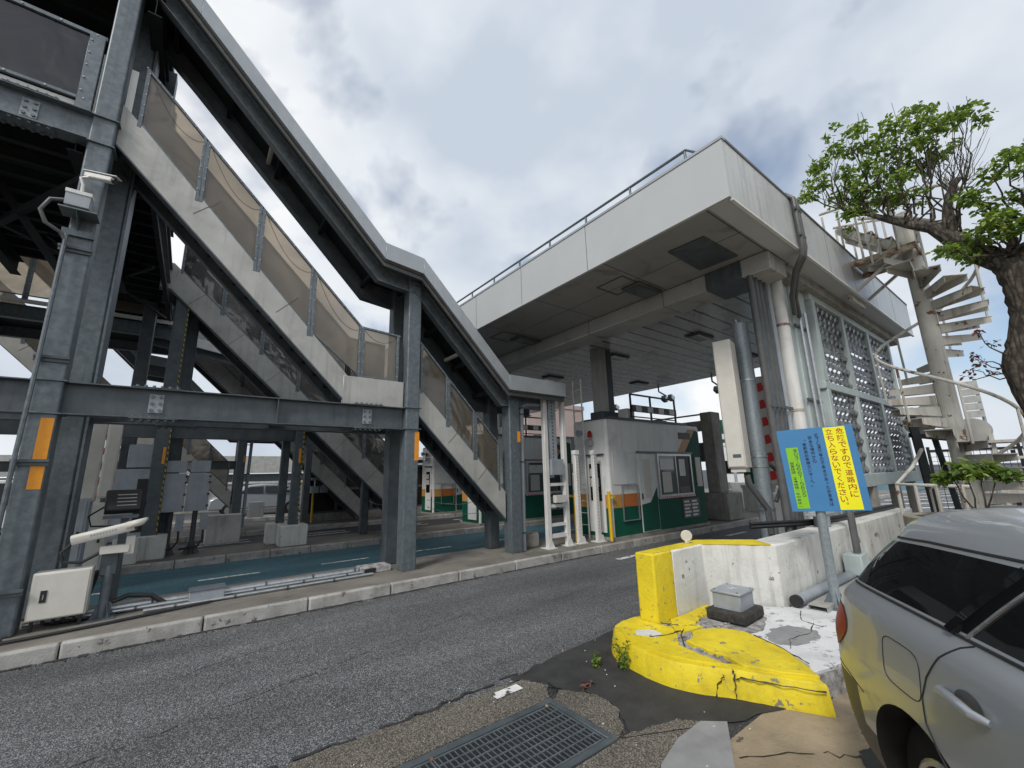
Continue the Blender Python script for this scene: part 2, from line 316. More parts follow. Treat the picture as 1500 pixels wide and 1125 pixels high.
plast = M('grey lower bumper plastic', (.045,.047,.045), (.055,.056,.054), 40, .5)
chrome = M('satin chrome trim', (.5,.5,.5), (.55,.55,.55), 40, .25, .9)

hazy = striped('yellow and black hazard stripes', (.45,.33,.02), (.02,.02,.02), .12)
# ================================================================ SETTING
def strip(name, mat, x0, x1, y0, y1, z): return struct(name, MB().add([(x0,y0,z),(x1,y0,z),(x1,y1,z),(x0,y1,z)], [(0,1,2,3)]), mat, smooth=False)
def poly(name, mat, pts, z): return struct(name, MB().add([(a,b,z) for a,b in pts], [tuple(range(len(pts)))]), mat, smooth=False)
strip('ground', asph2, -700, 1500, -900, 1500, 0)
strip('road', asph, -14, 46, 3.08, 6.34, .006)
strip('blue_lane', bluea, -16, 60, 7.94, 11.06, .006)
strip('third_lane', asph2, -16, 60, 12.6, 15.7, .006)
def slab(name, x0, x1, y0, y1): return struct(name, MB().box(x0, x1, y0, y1, -.1, .148), isl, bevel=.01)
slab('traffic_island', -16, 34, 6.392, 7.95)
slab('traffic_island', -16, 34, 11.2, 12.62)
slab('traffic_island', -16, 34, 15.85, 18.6)
slab('traffic_island', -16, 34, 21.3, 22.6)
def kerb(x0, x1, y0, y1, seed, step=1.12):
    g = random.Random(seed); b = MB(); x = x0
    while x < x1:
        l = step+g.uniform(-.03, .03); dy = g.uniform(-.008, .008); dz = g.uniform(-.006, .004)
        b.box(x, x+l-.012, y0+dy, y1, -.1, .152+dz); x += l
    return struct('kerb', b, kerbm, bevel=.022, seg=3)
kerb(-14.2, 34, 6.30, 6.388, 1); kerb(-14, 34, 11.05, 11.198, 2, .82); kerb(-14, 30, 15.7, 15.848, 3); kerb(-14, 30, 21.15, 21.3, 4)
for x0, x1, y0, y1 in ((.33,1.25,9.36,9.46),(2.3,3.23,9.33,9.42),(-1.3,-.7,9.42,9.52),(4.3,5.2,9.32,9.41),(6.4,7.4,9.3,9.4),(8.8,9.9,9.3,9.4),(6.75,7.62,5.6,5.72),(10.99,12.0,5.6,5.72),(15,16.2,5.6,5.72),(20,21.5,5.6,5.72)):
    strip('lane_marking', paintw, x0, x1, y0, y1, .011)
for x0 in (-2.4,.2,2.9,5.6,8.3):
    for y in (14.25, 14.75): strip('lane_marking', paintw, x0, x0+1.4, y, y+.1, .011)
# gutter concrete, drain surroundings, patches
def wob(pts, a, n=6, seed=0):
    g = random.Random(seed); o = []
    for i, p in enumerate(pts):
        q = pts[(i+1) % len(pts)]
        for k in range(n):
            t = k/n; o.append((p[0]+(q[0]-p[0])*t+(g.uniform(-a, a) if k else 0), p[1]+(q[1]-p[1])*t+(g.uniform(-a, a) if k else 0)))
    return o
strip('footpath', beige, -10, 30, -14, 1.62, .004)
struct('gutter_concrete', MB().prism(wob([(-8,2.70),(2.34,2.70),(2.46,2.86),(2.36,3.06),(1.2,3.13),(-8,3.13)], .01, 30, 2), 'z', -.1, .012), aggm, smooth=False)
struct('gutter_concrete', MB().prism(wob([(-8,1.2),(2.0,1.25),(2.62,1.62),(3.02,1.72),(2.80,1.95),(2.42,2.05),(2.345,2.045),(-8,2.045)], .012, 22, 3), 'z', -.1, .012), aggm, smooth=False)
struct('gutter_concrete', MB().prism(wob([(2.345,2.07),(2.44,2.09),(2.62,2.3),(2.64,2.52),(2.47,2.74),(2.345,2.66)], .014, 6, 4), 'z', -.1, .012), aggm, smooth=False)
poly('tar_patch', tarm, wob([(2.42,2.0),(2.78,1.93),(3.05,1.70),(3.9,1.38),(4.3,1.6),(3.9,3.3),(2.75,3.2),(2.3,3.14),(2.42,2.86),(2.62,2.55),(2.62,2.3)], .02, 8, 5), .010)
struct('paving_slab', MB().prism([(2.33,1.745),(2.62,1.82),(2.90,1.83),(3.03,1.715),(2.64,1.48),(2.2,1.2),(1.5,1.2)], 'z', -.1, .016), slabc, smooth=False)
strip('white_paint_mark', paintw, 2.02, 2.27, 2.93, 3.02, .018)
# road cracks
def crack(pts, z, wd, mat, name='road_crack', seed=0, n=14, amp=.025):
    g = random.Random(seed); b = MB(); P = []
    for a, c in zip(pts, pts[1:]):
        for k in range(n): t = k/n; P.append((a[0]+(c[0]-a[0])*t+g.uniform(-amp, amp), a[1]+(c[1]-a[1])*t+g.uniform(-amp, amp)))
    P.append(pts[-1])
    for i in range(len(P)-1):
        if g.random() < .12: continue
        d = Vector((P[i+1][0]-P[i][0], P[i+1][1]-P[i][1])); nn = Vector((-d.y, d.x)).normalized()
        w0 = wd*g.uniform(.4, 1.3); w1 = wd*g.uniform(.4, 1.3)
        b.add([(P[i][0]-nn.x*w0, P[i][1]-nn.y*w0, z), (P[i+1][0]-nn.x*w1, P[i+1][1]-nn.y*w1, z), (P[i+1][0]+nn.x*w1, P[i+1][1]+nn.y*w1, z), (P[i][0]+nn.x*w0, P[i][1]+nn.y*w0, z)], [(0,1,2,3)])
    return struct(name, b, mat, smooth=False)
for i_ in range(9): crack([(-.9+.44*i_,3.80+.118*i_),(-.9+.44*i_+.33,3.80+.118*i_+.09)], .010, .0035, black, seed=5+i_, n=6, amp=.012)
crack([(-1.6,3.2),(.4,3.15),(1.4,3.13),(2.4,3.16)], .016, .014, tarm, 'gutter_joint', 6)
crack([(-3,6.27),(0,6.26),(3,6.27),(7,6.28)], .011, .035, tarm, 'gutter_joint', 7, n=40, amp=.012)
crack([(2.36,2.72),(2.46,2.78),(2.52,2.92)], .02, .008, black, seed=8, n=4)
# ---- drain grate
dg = thing('drain_grate', 'rectangular steel drain grating with rusty bolts sunk in the gutter concrete', 'drain grate', (1.2, 2.37, 0))
b = MB(); b.box(-1.2, 2.335, 2.05, 2.10, -.02, .019); b.box(-1.2, 2.335, 2.635, 2.69, -.02, .019); b.box(2.285, 2.335, 2.1005, 2.6345, -.02, .019)
obj('frame', b, galv2, dg, bevel=.003)
for px0, px1 in ((1.335, 2.275), (.375, 1.325), (-.585, .365)):
    b = MB(); b.box(px0, px1, 2.108, 2.12, -.02, .014); b.box(px0, px1, 2.615, 2.627, -.02, .014); b.box(px0, px0+.008, 2.121, 2.614, -.02, .014); b.box(px1-.008, px1, 2.121, 2.614, -.02, .014)
    n = 26
    for i in range(1, n): x = px0+(px1-px0)*i/n; b.box(x-.003, x+.003, 2.121, 2.614, -.03, .013)
    for i in range(1, 7): y = 2.121+.493*i/7; b.box(px0+.009, px1-.009, y-.0045, y+.0045, -.005, .0155)
    obj('grating', b, galv, dg)
for x in (1.33, 2.24, .37):
    obj('bolt', MB().disc((x, 2.62, .018), .012, (0,0,1), .006, 8), rust, dg)
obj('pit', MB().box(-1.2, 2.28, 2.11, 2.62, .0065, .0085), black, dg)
# ================================================================ COVERED STAIR (type with landing)
def column(name, x, y, s, z0, z1, parent, mat=galv, tape=None):
    c = obj(name, MB().box(x-s/2, x+s/2, y-s/2, y+s/2, z0, z1), mat, parent, bevel=s*.09, seg=3)
    if tape:
        xa, xb, za, zb = tape
        obj('reflector_tape', MB().box(xa, xb, y-s/2-.004, y-s/2-.001, za, zb), orange, c)
    return c
def rings(x, y, s, zs, parent):
    b = MB()
    for z in zs: b.box(x-s/2-.03, x+s/2+.03, y-s/2-.03, y+s/2+.03, z-.008, z+.008)
    obj('stiffener_plate', b, galv, parent, bevel=.003)
def panel(parent, p0, p1, zb0, zb1, zt0, zt1, y, mat=brownp, frame=galv, wire=True):
    """glazed side panel between x=p0..p1, bottoms zb, tops zt, in the plane y"""
    q = MB().prism([(p0,zb0),(p1,zb1),(p1,zt1),(p0,zt0)], 'y', y-.004, y+.004)
    o = obj('side_panel', q, mat, parent)
    f = MB(); f.bar((p0, y-.012, zt0), (p1, y-.012, zt1), .04, .035)
    f.bar((p0, y-.012, zb0+.01), (p1, y-.012, zb1+.01), .03, .025)
    sl = (zt1-zt0)/(p1-p0)
    for x, a, c, u0, u1 in ((p0, zb0, zt0, -.001, .046), (p1, zb1, zt1, -.046, -.003)):
        f.prism([(x+u0,a-.10),(x+u1,a-.10+sl*0),(x+u1,c+.018+sl*u1),(x+u0,c+.018+sl*u0)], 'y', y-.034, y+.02)
    fo = obj('panel_frame', f, frame, o, bevel=.003)
    bl = MB(); k = 5
    for i in range(k+1):
        t = i/k; bl.disc((p0+(p1-p0)*t, y-.036, zt0+(zt1-zt0)*t-.002), .009, (0,1,0), .01, 6)
        if i < k: bl.disc((p0+.035, y-.038, zb0+(zt0-zb0)*(i+.5)/k), .009, (0,1,0), .01, 6); bl.disc((p1-.035, y-.038, zb1+(zt1-zb1)*(i+.5)/k), .009, (0,1,0), .01, 6)
    obj('bolt', bl, steelc, o)
    if wire:
        pts = []
        for i in range(13):
            t = i/12; x = p0+.05+(p1-p0-.1)*t; s = math.sin(math.pi*t)
            z = zt0+(zt1-zt0)*t-.04-(.26*(s**.8))*(1 if abs(zt1-zt0) > .2 else .6)
            pts.append((x, y+.02, z))
        obj('sagging_cable', MB().tube([(a_, y-.009, c_) for a_, b_, c_ in pts], .004, 5), greyt, o)
    return o
def treads(parent, x0, z0, x1, z1, ya, yb, n, mat=darkst):
    for i in range(n):
        t = (i+.5)/n; x = x0+(x1-x0)*t; z = z0+(z1-z0)*t; dx = (x1-x0)/n
        b = MB(); b.box(x-dx*.62, x+dx*.5, ya, yb, z-.03, z); b.box(x-dx*.62, x-dx*.62+.008, ya, yb, z, z+abs(z1-z0)/n-.031)
        obj('tread', b, mat, parent)
YN, YF = 7.02, 7.70
def landing_stair(label):
    s = thing('covered_staircase', label, 'staircase', (3.0, 7.5, .148))
    # stringers (near one is clad in pale sheet)
    top = [(-1.25,6.76),(1.95,3.27),(2.9,3.27),(3.16,3.27),(5.1,1.31)]
    for y0, y1, mt, nm in ((YN-.03, YN+.03, clad, 'clad_stringer'), (YF, YF+.05, galv2, 'stringer')):
        b = MB(); b.prism([(-1.25,6.12),(-1.25,6.76),(1.93,3.31),(1.93,2.86)], 'y', y0, y1)
        obj(nm, b, mt, s, bevel=.004)
        b = MB(); b.box(1.865, 2.90, y0-.012, y1-.012, 2.845, 3.305); obj(nm, b, mt, s, bevel=.006)
        b = MB(); b.prism([(3.15,2.79),(3.15,3.30),(5.10,1.32),(5.10,.80)], 'y', y0, y1); obj(nm, b, mt, s, bevel=.004)
    jb = MB()
    for x, z in ((-.2,5.57),(.95,4.32),(3.95,2.40),(4.6,1.72)): jb.bar((x-.14, YN-.032, z-.15), (x+.16, YN-.032, z+.17), .003, .008, up=(1,0,-1))
    obj('sheet_joint', jb, greyt, s)
    ed = MB(); ed.ribbon([(-1.25,6.13),(1.93,2.87)], YN-.03, YN+.12, -.03, -.001); ed.ribbon([(3.15,2.79),(5.1,.80)], YN-.03, YN+.12, -.03, -.001); ed.ribbon([(-1.25,6.13),(1.93,2.87)], YF-.1, YF, -.03, -.001); ed.ribbon([(3.15,2.79),(5.1,.80)], YF-.1, YF, -.03, -.001)
    obj('stringer_flange', ed, galv2, s)
    treads(s, -1.2, 6.42, 1.92, 3.15, YN+.035, YF-.005, 17); treads(s, 3.15, 3.0, 5.3, .86, YN+.035, YF-.005, 12)
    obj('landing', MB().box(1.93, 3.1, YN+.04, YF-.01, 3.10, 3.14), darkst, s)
    # side panels
    xs = [-1.08,-.30,.50,1.31,2.13]
    rz = lambda x: 7.50-1.025*(x+1.11)
    bz = lambda x: 6.76-1.09*(x+1.25)+.01
    for a, c in zip(xs, xs[1:]):
        panel(s, a, c, bz(a), max(3.31, bz(c)), rz(a), rz(c), YN); panel(s, a, c, bz(a), max(3.31, bz(c)), rz(a), rz(c), YF+.03, greyp)
    panel(s, 2.13, 2.80, 3.31, 3.31, 4.19, 4.15, YN); panel(s, 2.13, 2.80, 3.31, 3.31, 4.19, 4.15, YF+.03, greyp)
    x2 = [3.22,3.80,4.40,4.98]; rz2 = lambda x: 4.17-1.05*(x-3.15); bz2 = lambda x: 3.30-1.015*(x-3.15)+.01
    for a, c in zip(x2, x2[1:]):
        panel(s, a, c, bz2(a), bz2(c), rz2(a), rz2(c), YN, wire=a > 4.2); panel(s, a, c, bz2(a), bz2(c), rz2(a), rz2(c), YF+.03, greyp, wire=False)
    # roof
    path = [(-3.2,11.3),(-.57,8.68),(2.33,5.65),(3.05,5.57),(4.95,3.61),(6.5,3.60)]
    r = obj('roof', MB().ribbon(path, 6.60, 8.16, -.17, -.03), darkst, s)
    for y0, y1 in ((6.555, 6.598), (8.162, 8.20)):
        for (a, c) in zip(path, path[1:]): obj('roof_edge', MB().ribbon([a, c], y0, y1, -.30, .005), fasc, r, bevel=.004)
    g = MB(); g.ribbon(path, 6.60, 6.66, -.325, -.30); g.ribbon(path, 6.63, 6.68, -.40, -.33); obj('gutter_lip', g, greyt, r)
    for yc in (6.95, 7.85):
        b = MB()
        for a, c in zip(path[:-1], path[1:]):
            b.ribbon([a, c], yc-.075, yc+.075, -.26, -.245); b.ribbon([a, c], yc-.006, yc+.006, -.56, -.26); b.ribbon([a, c], yc-.075, yc+.075, -.575, -.56)
        obj('roof_beam', b, galv if yc < 7.5 else galv2, r)
    for x, z in [(-.9,9.03),(-.1,8.2),(.7,7.35),(1.5,6.52),(2.33,5.65),(3.0,5.57),(3.7,4.88),(4.35,4.22),(4.9,3.66)]:
        obj('purlin', MB().bar((x, 6.96, z-.30), (x, 7.85, z-.30), .06, .1), darkst, r)
    for x, z in ((.55,7.12),(4.12,4.0)):
        b = MB(); b.bar((x, 7.12, z+.06), (x, 7.72, z+.06), .07, .07)
        obj('tube_light', b, cream, r, bevel=.015, seg=2)
    # columns
    for x, ya, nm in ((3.04,7.0,'B'),(5.28,7.0,'C')):
        zt = 5.42 if nm == 'B' else 3.52
        tp = (x+.045, x+.128, 1.93, 2.42) if nm == 'B' else (x+.06, x+.136, 2.30, 2.52)
        s1 = .25 if nm == 'B' else .27
        c = column('column', x, ya, s1, .148, zt, s, galv, tp)
        rings(x, ya, s1, ([2.47, 2.84, zt-.22] if nm == 'B' else [3.17]), c)
        c2 = column('column', x, 7.76, .24, .148, zt-.02, s, galv2)
        b = MB(); b.box(x-s1/2-.04, x+s1/2+.04, ya-s1/2-.04, ya+s1/2+.04, .149, .158); obj('base_plate', b, isl, c)
    b = MB(); b.ibeam((3.04,7.13,5.25),(3.04,7.64,5.25), .25,.12); b.ibeam((5.28,7.14,3.33),(5.28,7.64,3.33), .3,.14); b.ibeam((5.42,7.0,3.33),(6.2,7.0,3.33), .3,.14); obj('cross_beam', b, galv2, s)
    pt = [(6.35,6.98,3.50),(6.35,6.98,3.22),(6.28,6.98,3.14),(5.70,6.98,3.12),(5.60,6.98,3.10),(5.55,6.98,3.0),(5.53,6.98,1.6),(5.52,6.98,.16)]
    dp = obj('drain_pipe', MB().tube(pt, .05, 12), greyb, s)
    b = MB()
    for z in (2.9,1.9,.5): b.disc((5.53,6.98,z), .06, (0,0,1), .03, 12); b.box(5.42,5.50,6.97,6.99,z-.012,z+.012)
    obj('pipe_clip', b, galv2, dp)
    return s
stairA = landing_stair('nearest covered stair with brown side panels, landing and two orange-taped grey columns')
# long I-beams tying the columns together
def tiebeam(name, label, cat, x0, x1, y, zc, h, wd, splices, stiff, mat=galv2, group=None):
    t = thing(name, label, cat, (x0, y, zc-h/2), group)
    b = MB(); b.ibeam((x0,y,zc),(x1,y,zc), h, wd, .016, .012); obj('web_and_flanges', b, mat, t, bevel=.002)
    for x in splices:
        b = MB(); b.box(x-.075, x+.075, y-.019, y-.0065, zc-h*.30, zc+h*.32); sp = obj('splice_plate', b, greyb, t, bevel=.003)
        b = MB(); b.box(x-.24, x+.24, y-wd/2-.005, y+wd/2, zc+h/2+.0005, zc+h/2+.0105); b.box(x-.24, x+.24, y-wd/2-.005, y+wd/2, zc-h/2-.0105, zc-h/2-.0005)
        obj('flange_plate', b, mat, t, bevel=.002)
        b = MB()
        for i in (-.042, .042):
            for j in (-.085, 0, .085): b.disc((x+i, y-.030, zc+.005+j), .021, (0,1,0), .022, 6)
        for i in range(6):
            xx = x-.2+.08*i
            for zz, d in ((zc+h/2+.018, 1), (zc-h/2-.02, -1)): b.disc((xx, y-wd/2+.03, zz+.004*d), .019, (0,0,1), .026, 6); b.disc((xx, y+wd/2-.03, zz+.004*d), .019, (0,0,1), .026, 6)
            b.disc((xx, y-wd/2+.03, zc-h/2+.02), .013, (0,0,1), .018, 6)
        obj('bolt', b, galv, t)
    b = MB()
    for x in stiff: b.box(x-.005, x+.005, y-wd/2+.006, y-.0065, zc-h/2+.016, zc+h/2-.016); b.box(x-.005, x+.005, y+.0065, y+wd/2-.006, zc-h/2+.016, zc+h/2-.016)
    if stiff: obj('stiffener', b, mat, t)
    return t
tiebeam('tie_beam', 'long bolted grey I-beam crossing in front at head height between left post and middle column', 'steel beam', -4.4, 2.91, 7.0, 2.645, .385, .2, (-.42, 2.28), (.95,), galv2)
tiebeam('tie_beam', 'darker grey I-beam running just behind the nearest bolted I-beam', 'steel beam', -4.4, 2.9, 7.76, 2.645, .385, .2, (-.2,), (.95,), galv2)
b = MB()
for x in (-2.9,.9): b.ibeam((x,7.1,2.645),(x,7.65,2.645), .25,.12)
tag(obj('cross_brace', b, galv2), 'short cross members joining the two grey I-beams', 'steel brace')
# second and third stairs: straight flights
def straight_stair(label, y, n=3):
    s = thing('covered_staircase', label, 'staircase', (2, y+.5, .148), 'stairs down to the toll islands')
    p0, p1 = (-.75,6.25), (5.3,.45)
    sl = (p1[1]-p0[1])/(p1[0]-p0[0])
    for y0, y1, mt, nm in ((y-.03, y+.03, clad, 'clad_stringer'), (y+.96, y+1.0, galv2, 'stringer')):
        obj(nm, MB().ribbon([(-.95,6.25),p0,p1], y0, y1, -.32, .30), mt, s, bevel=.004)
    b = MB(); b.ribbon([(-.95,6.25),p0,p1], y-.03, y+.10, -.355, -.322); b.ribbon([(-.95,6.25),p0,p1], y+.88, y+1.0, -.355, -.322); obj('stringer_flange', b, galv2, s)
    jb = MB()
    for k in range(7):
        t = .08+.14*k; x = p0[0]+(p1[0]-p0[0])*t; z = p0[1]+(p1[1]-p0[1])*t; jb.bar((x-.15, y-.032, z-.17), (x+.15, y-.032, z+.15), .003, .008, up=(1,0,-1))
    obj('sheet_joint', jb, greyt, s)
    treads(s, -.7, 6.2, 5.3, .45, y+.035, y+.955, 30)
    xs = [-.62+.87*i for i in range(7)]; T = lambda x: 6.25+sl*(x+.75)
    for a, c in zip(xs, xs[1:]): panel(s, a, c, T(a)+.31, T(c)+.31, T(a)+1.22, T(c)+1.22, y, greyp); panel(s, a, c, T(a)+.31, T(c)+.31, T(a)+1.22, T(c)+1.22, y+.98, greyp, wire=False)
    return s
sb = straight_stair('second stair, a long straight flight with grey side panels right behind the nearest stair', 11.6)
sb2 = straight_stair('third stair with grey side panels, half hidden above the bolted I-beam', 16.1)
# stair with landing, far copy
sc4 = clone(stairA, (-3.86, 10.5, 0), 'far brown-panelled stair coming down under the long I-beam at far left', 'stairs down to the toll islands')
for o in (stairA,): o['group'] = 'stairs down to the toll islands'
# ---- columns of island two (with concrete feet and hazard tape)
def far_col(x, y, z1, label, foot=True, s=.22, tape=False, mat=galv2):
    t = thing('steel_post', label, 'steel post', (x, y, .148), 'posts behind the nearest stair')
    obj('post', MB().box(x-s/2, x+s/2, y-s/2, y+s/2, .15, z1), mat, t, bevel=.02, seg=2)
    if foot: obj('concrete_foot', MB().box(x-.28, x+.30, y-.25, y+.25, .15, .62), concw, t, bevel=.02)
    if tape: 
        obj('hazard_tape', MB().box(x+s/2-.026, x+s/2-.006, y-s/2-.004, y-s/2-.001, .7, z1-.1), hazy, t)
    if tape: obj('reflector_tape', MB().box(x+s/2-.10, x+s/2-.05, y-s/2-.005, y-s/2-.001, 2.05, 2.4), orange, t)
    return t
far_col(-.50, 11.75, 7.4, 'grey steel post with yellow hazard tape beside the ticket cabinets', True, .26, True)
far_col(-.28, 12.3, 7.0, 'plain grey post just behind the hazard-taped post beside the cabinets', False, .24)
far_col(2.12, 11.55, 3.6, 'grey post on a white concrete foot with hazard tape edge', True, .2, True)
far_col(1.95, 12.25, 3.6, 'slimmer grey post behind the post on the white foot', True, .18)
far_col(3.5, 17.0, 3.4, 'thin grey post near the dark panelled partition', False, .16)
far_col(4.05, 12.3, 2.6, 'grey post partly hidden under the second stair', False, .2)
tiebeam('tie_beam', 'dark cross beam on the second island behind the taped post', 'steel beam', -6, 2.2, 11.75, 2.75, .3, .16, (), (), galv2)
tiebeam('tie_beam', 'far horizontal beam seen low against the bright sky at left', 'steel beam', -12, 1.4, 17.5, 2.20, .28, .16, (), (), galv2)
tiebeam('tie_beam', 'distant slim beam crossing behind the brown-panelled stair', 'steel beam', -12, 9, 20.5, 4.6, .3, .16, (), (), galv2)
# ================================================================ OVERPASS AT LEFT
ov = thing('overpass_walkway', 'dark elevated walkway overhead at left on a large grey post', 'walkway', (-3, 9, .148))
pa = column('column', -1.37, 7.0, .235, .148, 10.2, ov, galv, None)
obj('reflector_tape', MB().box(-1.375, -1.268, 6.878, 6.8815, 1.62, 2.40), orange, pa)
rings(-1.37, 7.0, .235, [5.97, 6.36, 9.0, 2.455, 2.835], pa)
obj('column', MB().box(-1.50, -1.116, 7.60, 7.88, .148, 9.8), galv, ov, bevel=.03, seg=2)
obj('column_flange', MB().box(-1.114, -1.085, 7.56, 7.92, .148, 9.8), galv, ov, bevel=.004)
column('column', -1.2, 13.6, .26, .148, 6.2, ov, galv2); column('column', -4.2, 13.6, .26, .148, 6.2, ov, galv2); column('column', -5.2, 7.0, .25, .148, 10, ov, galv)
pp = obj('conduit', MB().tube([(-1.47,6.80,4.60),(-1.475,6.80,3.0),(-1.49,6.80,1.9),(-1.50,6.80,.5),(-1.50,6.82,.32),(-1.44,6.8,.2),(-1.3,6.72,.17)], .022, 8), galv, ov)
for z in (4.47,3.10,1.93,.60): obj('clamp_bracket', MB().prism([(6.835,z+.012),(6.872,z+.012),(6.872,z-.06),(6.858,z-.06),(6.858,z-.02),(6.835,z-.02)], 'x', -1.53, -1.235), galv2, ov, bevel=.003)
# deck over the lanes: slab, edge beams, joists
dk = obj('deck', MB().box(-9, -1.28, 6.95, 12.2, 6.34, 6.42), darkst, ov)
b = MB()
for i in range(11): y = 7.3+.46*i; b.ibeam((-9,y,6.24),(-1.3,y,6.24), .18, .09)
obj('joist', b, darkst, dk)
b = MB()
for x in (-1.6,-3.2,-4.8,-6.4): b.ibeam((x,7.0,5.98),(x,12.2,5.98), .3, .15)
obj('girder', b, darkst, dk)
b = MB(); b.bar((-1.5,7.2,5.6),(-3.9,11.6,5.9), .09,.09); b.bar((-4.2,7.2,5.6),(-1.6,11.6,5.9), .09,.09); b.bar((-2.1,7.1,3.4),(-4.0,11.4,5.7), .05,.05)
obj('diagonal_brace', b, darkst, dk)
tb = tiebeam('edge_beam', 'bolted grey beam under the smoked glass parapet at top left', 'steel beam', -6, -1.49, 6.93, 6.16, .40, .22, (-2.02,), (), galv)
dk2 = obj('deck', MB().box(-2.8, -.80, 8.3, 17.6, 6.425, 6.47), darkst, ov)
for i in range(20): y = 8.5+.46*i; obj('joist', MB().ibeam((-2.8,y,6.33),(-.86,y,6.33), .16, .08), darkst, dk2)
b = MB(); b.ibeam((-.84,8.0,6.22),(-.84,17.6,6.22), .34, .14); obj('edge_girder', b, galv2, dk2)
b = MB(); b.bar((-2.71,9.0,6.1),(-1.6,9.0,4.4), .10,.14,up=(0,1,0)); obj('diagonal_brace', b, darkst, ov)
b = MB(); b.bar((-.9,8.2,6.0),(-.75,12.5,5.5), .07,.09); b.bar((-1.0,10.5,5.9),(-2.6,13.5,6.1), .05,.05); b.bar((-2.5,10.5,6.1),(-.9,13.8,5.9), .05,.05); obj('diagonal_brace', b, darkst, ov)
# near parapet with smoked panel
par = thing('walkway_parapet', 'dark smoked parapet panel in a galvanised frame at top left', 'parapet', (-2, 6.9, 6.4))
obj('smoked_panel', MB().box(-3.6, -1.66, 6.915, 6.923, 6.56, 7.53), dpanel, par)
b = MB(); b.box(-3.6, -1.50, 6.885, 6.93, 7.53, 7.585); b.box(-3.6, -1.655, 6.885, 6.93, 6.52, 6.565); b.box(-1.665, -1.515, 6.88, 6.925, 6.375, 7.575); obj('frame', b, galv, par, bevel=.004)
obj('toe_board', MB().box(-3.6, -1.67, 6.93, 6.95, 6.38, 6.50), white, par)
obj('white_strip', MB().box(-1.51, -1.488, 6.93, 6.96, 6.375, 7.35), white, par)
b = MB()
for i in range(6): b.disc((-3.3+.34*i, 6.88, 7.555), .011, (0,1,0), .012, 6); b.disc((-3.3+.34*i, 6.88, 6.54), .011, (0,1,0), .012, 6)
for i in range(5): b.disc((-1.64, 6.875, 6.65+.2*i), .011, (0,1,0), .012, 6)
obj('bolt', b, steelc, par)
par2 = thing('walkway_parapet', 'white strip panel between the big left post and the nearest stair', 'parapet', (-1.2, 7.0, 6.4))
obj('white_board', MB().box(-1.235, -1.16, 7.0, 7.02, 6.55, 7.35), white, par2)
# roof over the walkway
rf = thing('walkway_roof', 'dark roof over the elevated walkway at the top left corner', 'roof', (-3, 9, 8.7))
obj('roof_slab', MB().box(-9, -1.0, 6.75, 14, 8.95, 9.1), darkst, rf)
b = MB()
for i in range(9): y = 7.1+.8*i; b.ibeam((-9,y,8.83),(-1.05,y,8.83), .2, .1)
obj('roof_joist', b, darkst, rf)
b = MB(); b.ibeam((-1.1,6.9,8.5),(-1.1,14,8.5), .36, .16); b.ibeam((-6,6.9,8.72),(-1.5,6.9,8.72), .3, .16); obj('roof_girder', b, darkst, rf)
b = MB(); b.box(-1.15,-.93,8.55,8.8,6.4,8.9); b.box(-1.05,-.95,9.6,9.7,6.4,8.9); obj('roof_post', b, galv2, rf)
# farther walkway with lit brown panels
fw = thing('far_walkway', 'farther walkway with warm brown parapet panels beyond the dark deck', 'walkway', (-4, 14.5, 5.3))
for a, c in ((-6.3,-4.9),(-4.9,-3.45),(-3.45,-2.0),(-2.0,-.8)): panel(fw, a, c, 5.98, 5.98, 6.98, 6.98, 14.0, brownp, wire=False)
obj('toe_board', MB().box(-8, -.75, 13.97, 14.0, 5.80, 5.90), white, fw)
b = MB(); b.ibeam((-8,14.02,5.58),(-.7,14.02,5.58), .32, .16); b.ibeam((-8,15.9,5.58),(-.7,15.9,5.58), .32, .16); obj('edge_beam', b, galv, fw)
obj('deck', MB().box(-8, -.7, 14.1, 16, 5.70, 5.78), darkst, fw)
b = MB()
for x in (-7,-5.6,-4.2,-2.8,-1.4): b.ibeam((x,14.1,5.55),(x,15.8,5.55), .2, .1)
obj('joist', b, darkst, fw)
# roof and fascia of a further stair
fr = thing('covered_stair_roof', 'distant stair roof with white edge seen through the gap between two flights', 'roof', (1, 15.2, 3))
path = [(-1.4,5.95),(.75,5.58),(2.9,3.75),(5.6,1.9+.9)]
obj('roof_sheet', MB().ribbon(path, 14.8, 16.0, -.12, -.03), darkst, fr)
obj('roof_edge', MB().ribbon(path, 14.76, 14.798, -.26, .01), white, fr)
obj('roof_beam', MB().ribbon(path, 15.0, 15.1, -.45, -.2), galv, fr)
b = MB(); b.box(3.0,3.18,15.0,15.18,.15,3.4); obj('post', b, galv2, fr)
# ================================================================ CANOPY
cn = thing('toll_canopy', 'large white flat toll canopy with panelled soffit over the lanes', 'canopy', (10, 10, 4.9))
X0, X1, Y0, Y1, ZB, ZT = 5.05, 15.0, 2.02, 36, 5.0, 5.87
ys = [Y0, 4.42, 6.22, 7.95]+[7.95+1.8*i for i in range(1, 16)]
for a, c in zip(ys, ys[1:]):
    obj('fascia_panel', MB().box(X0, X0+.05, a+.002, c-.002, ZB, ZT-.03), canop, cn)
    obj('fascia_joint', MB().box(X0-.0015, X0+.01, c-.005, c+.005, ZB+.004, ZT-.03), greyt, cn)
xs = [X0+.052, 7.25, 8.75, 10.2, 11.7, 13.2, X1]
for a, c in zip(xs, xs[1:]):
    obj('side_panel', MB().box(a+.002, c-.002, Y0, Y0+.05, ZB, ZT-.03), canop2, cn)
    if c < X1: obj('side_joint', MB().box(c-.005, c+.005, Y0-.0015, Y0+.01, ZB+.004, ZT-.03), greyt, cn)
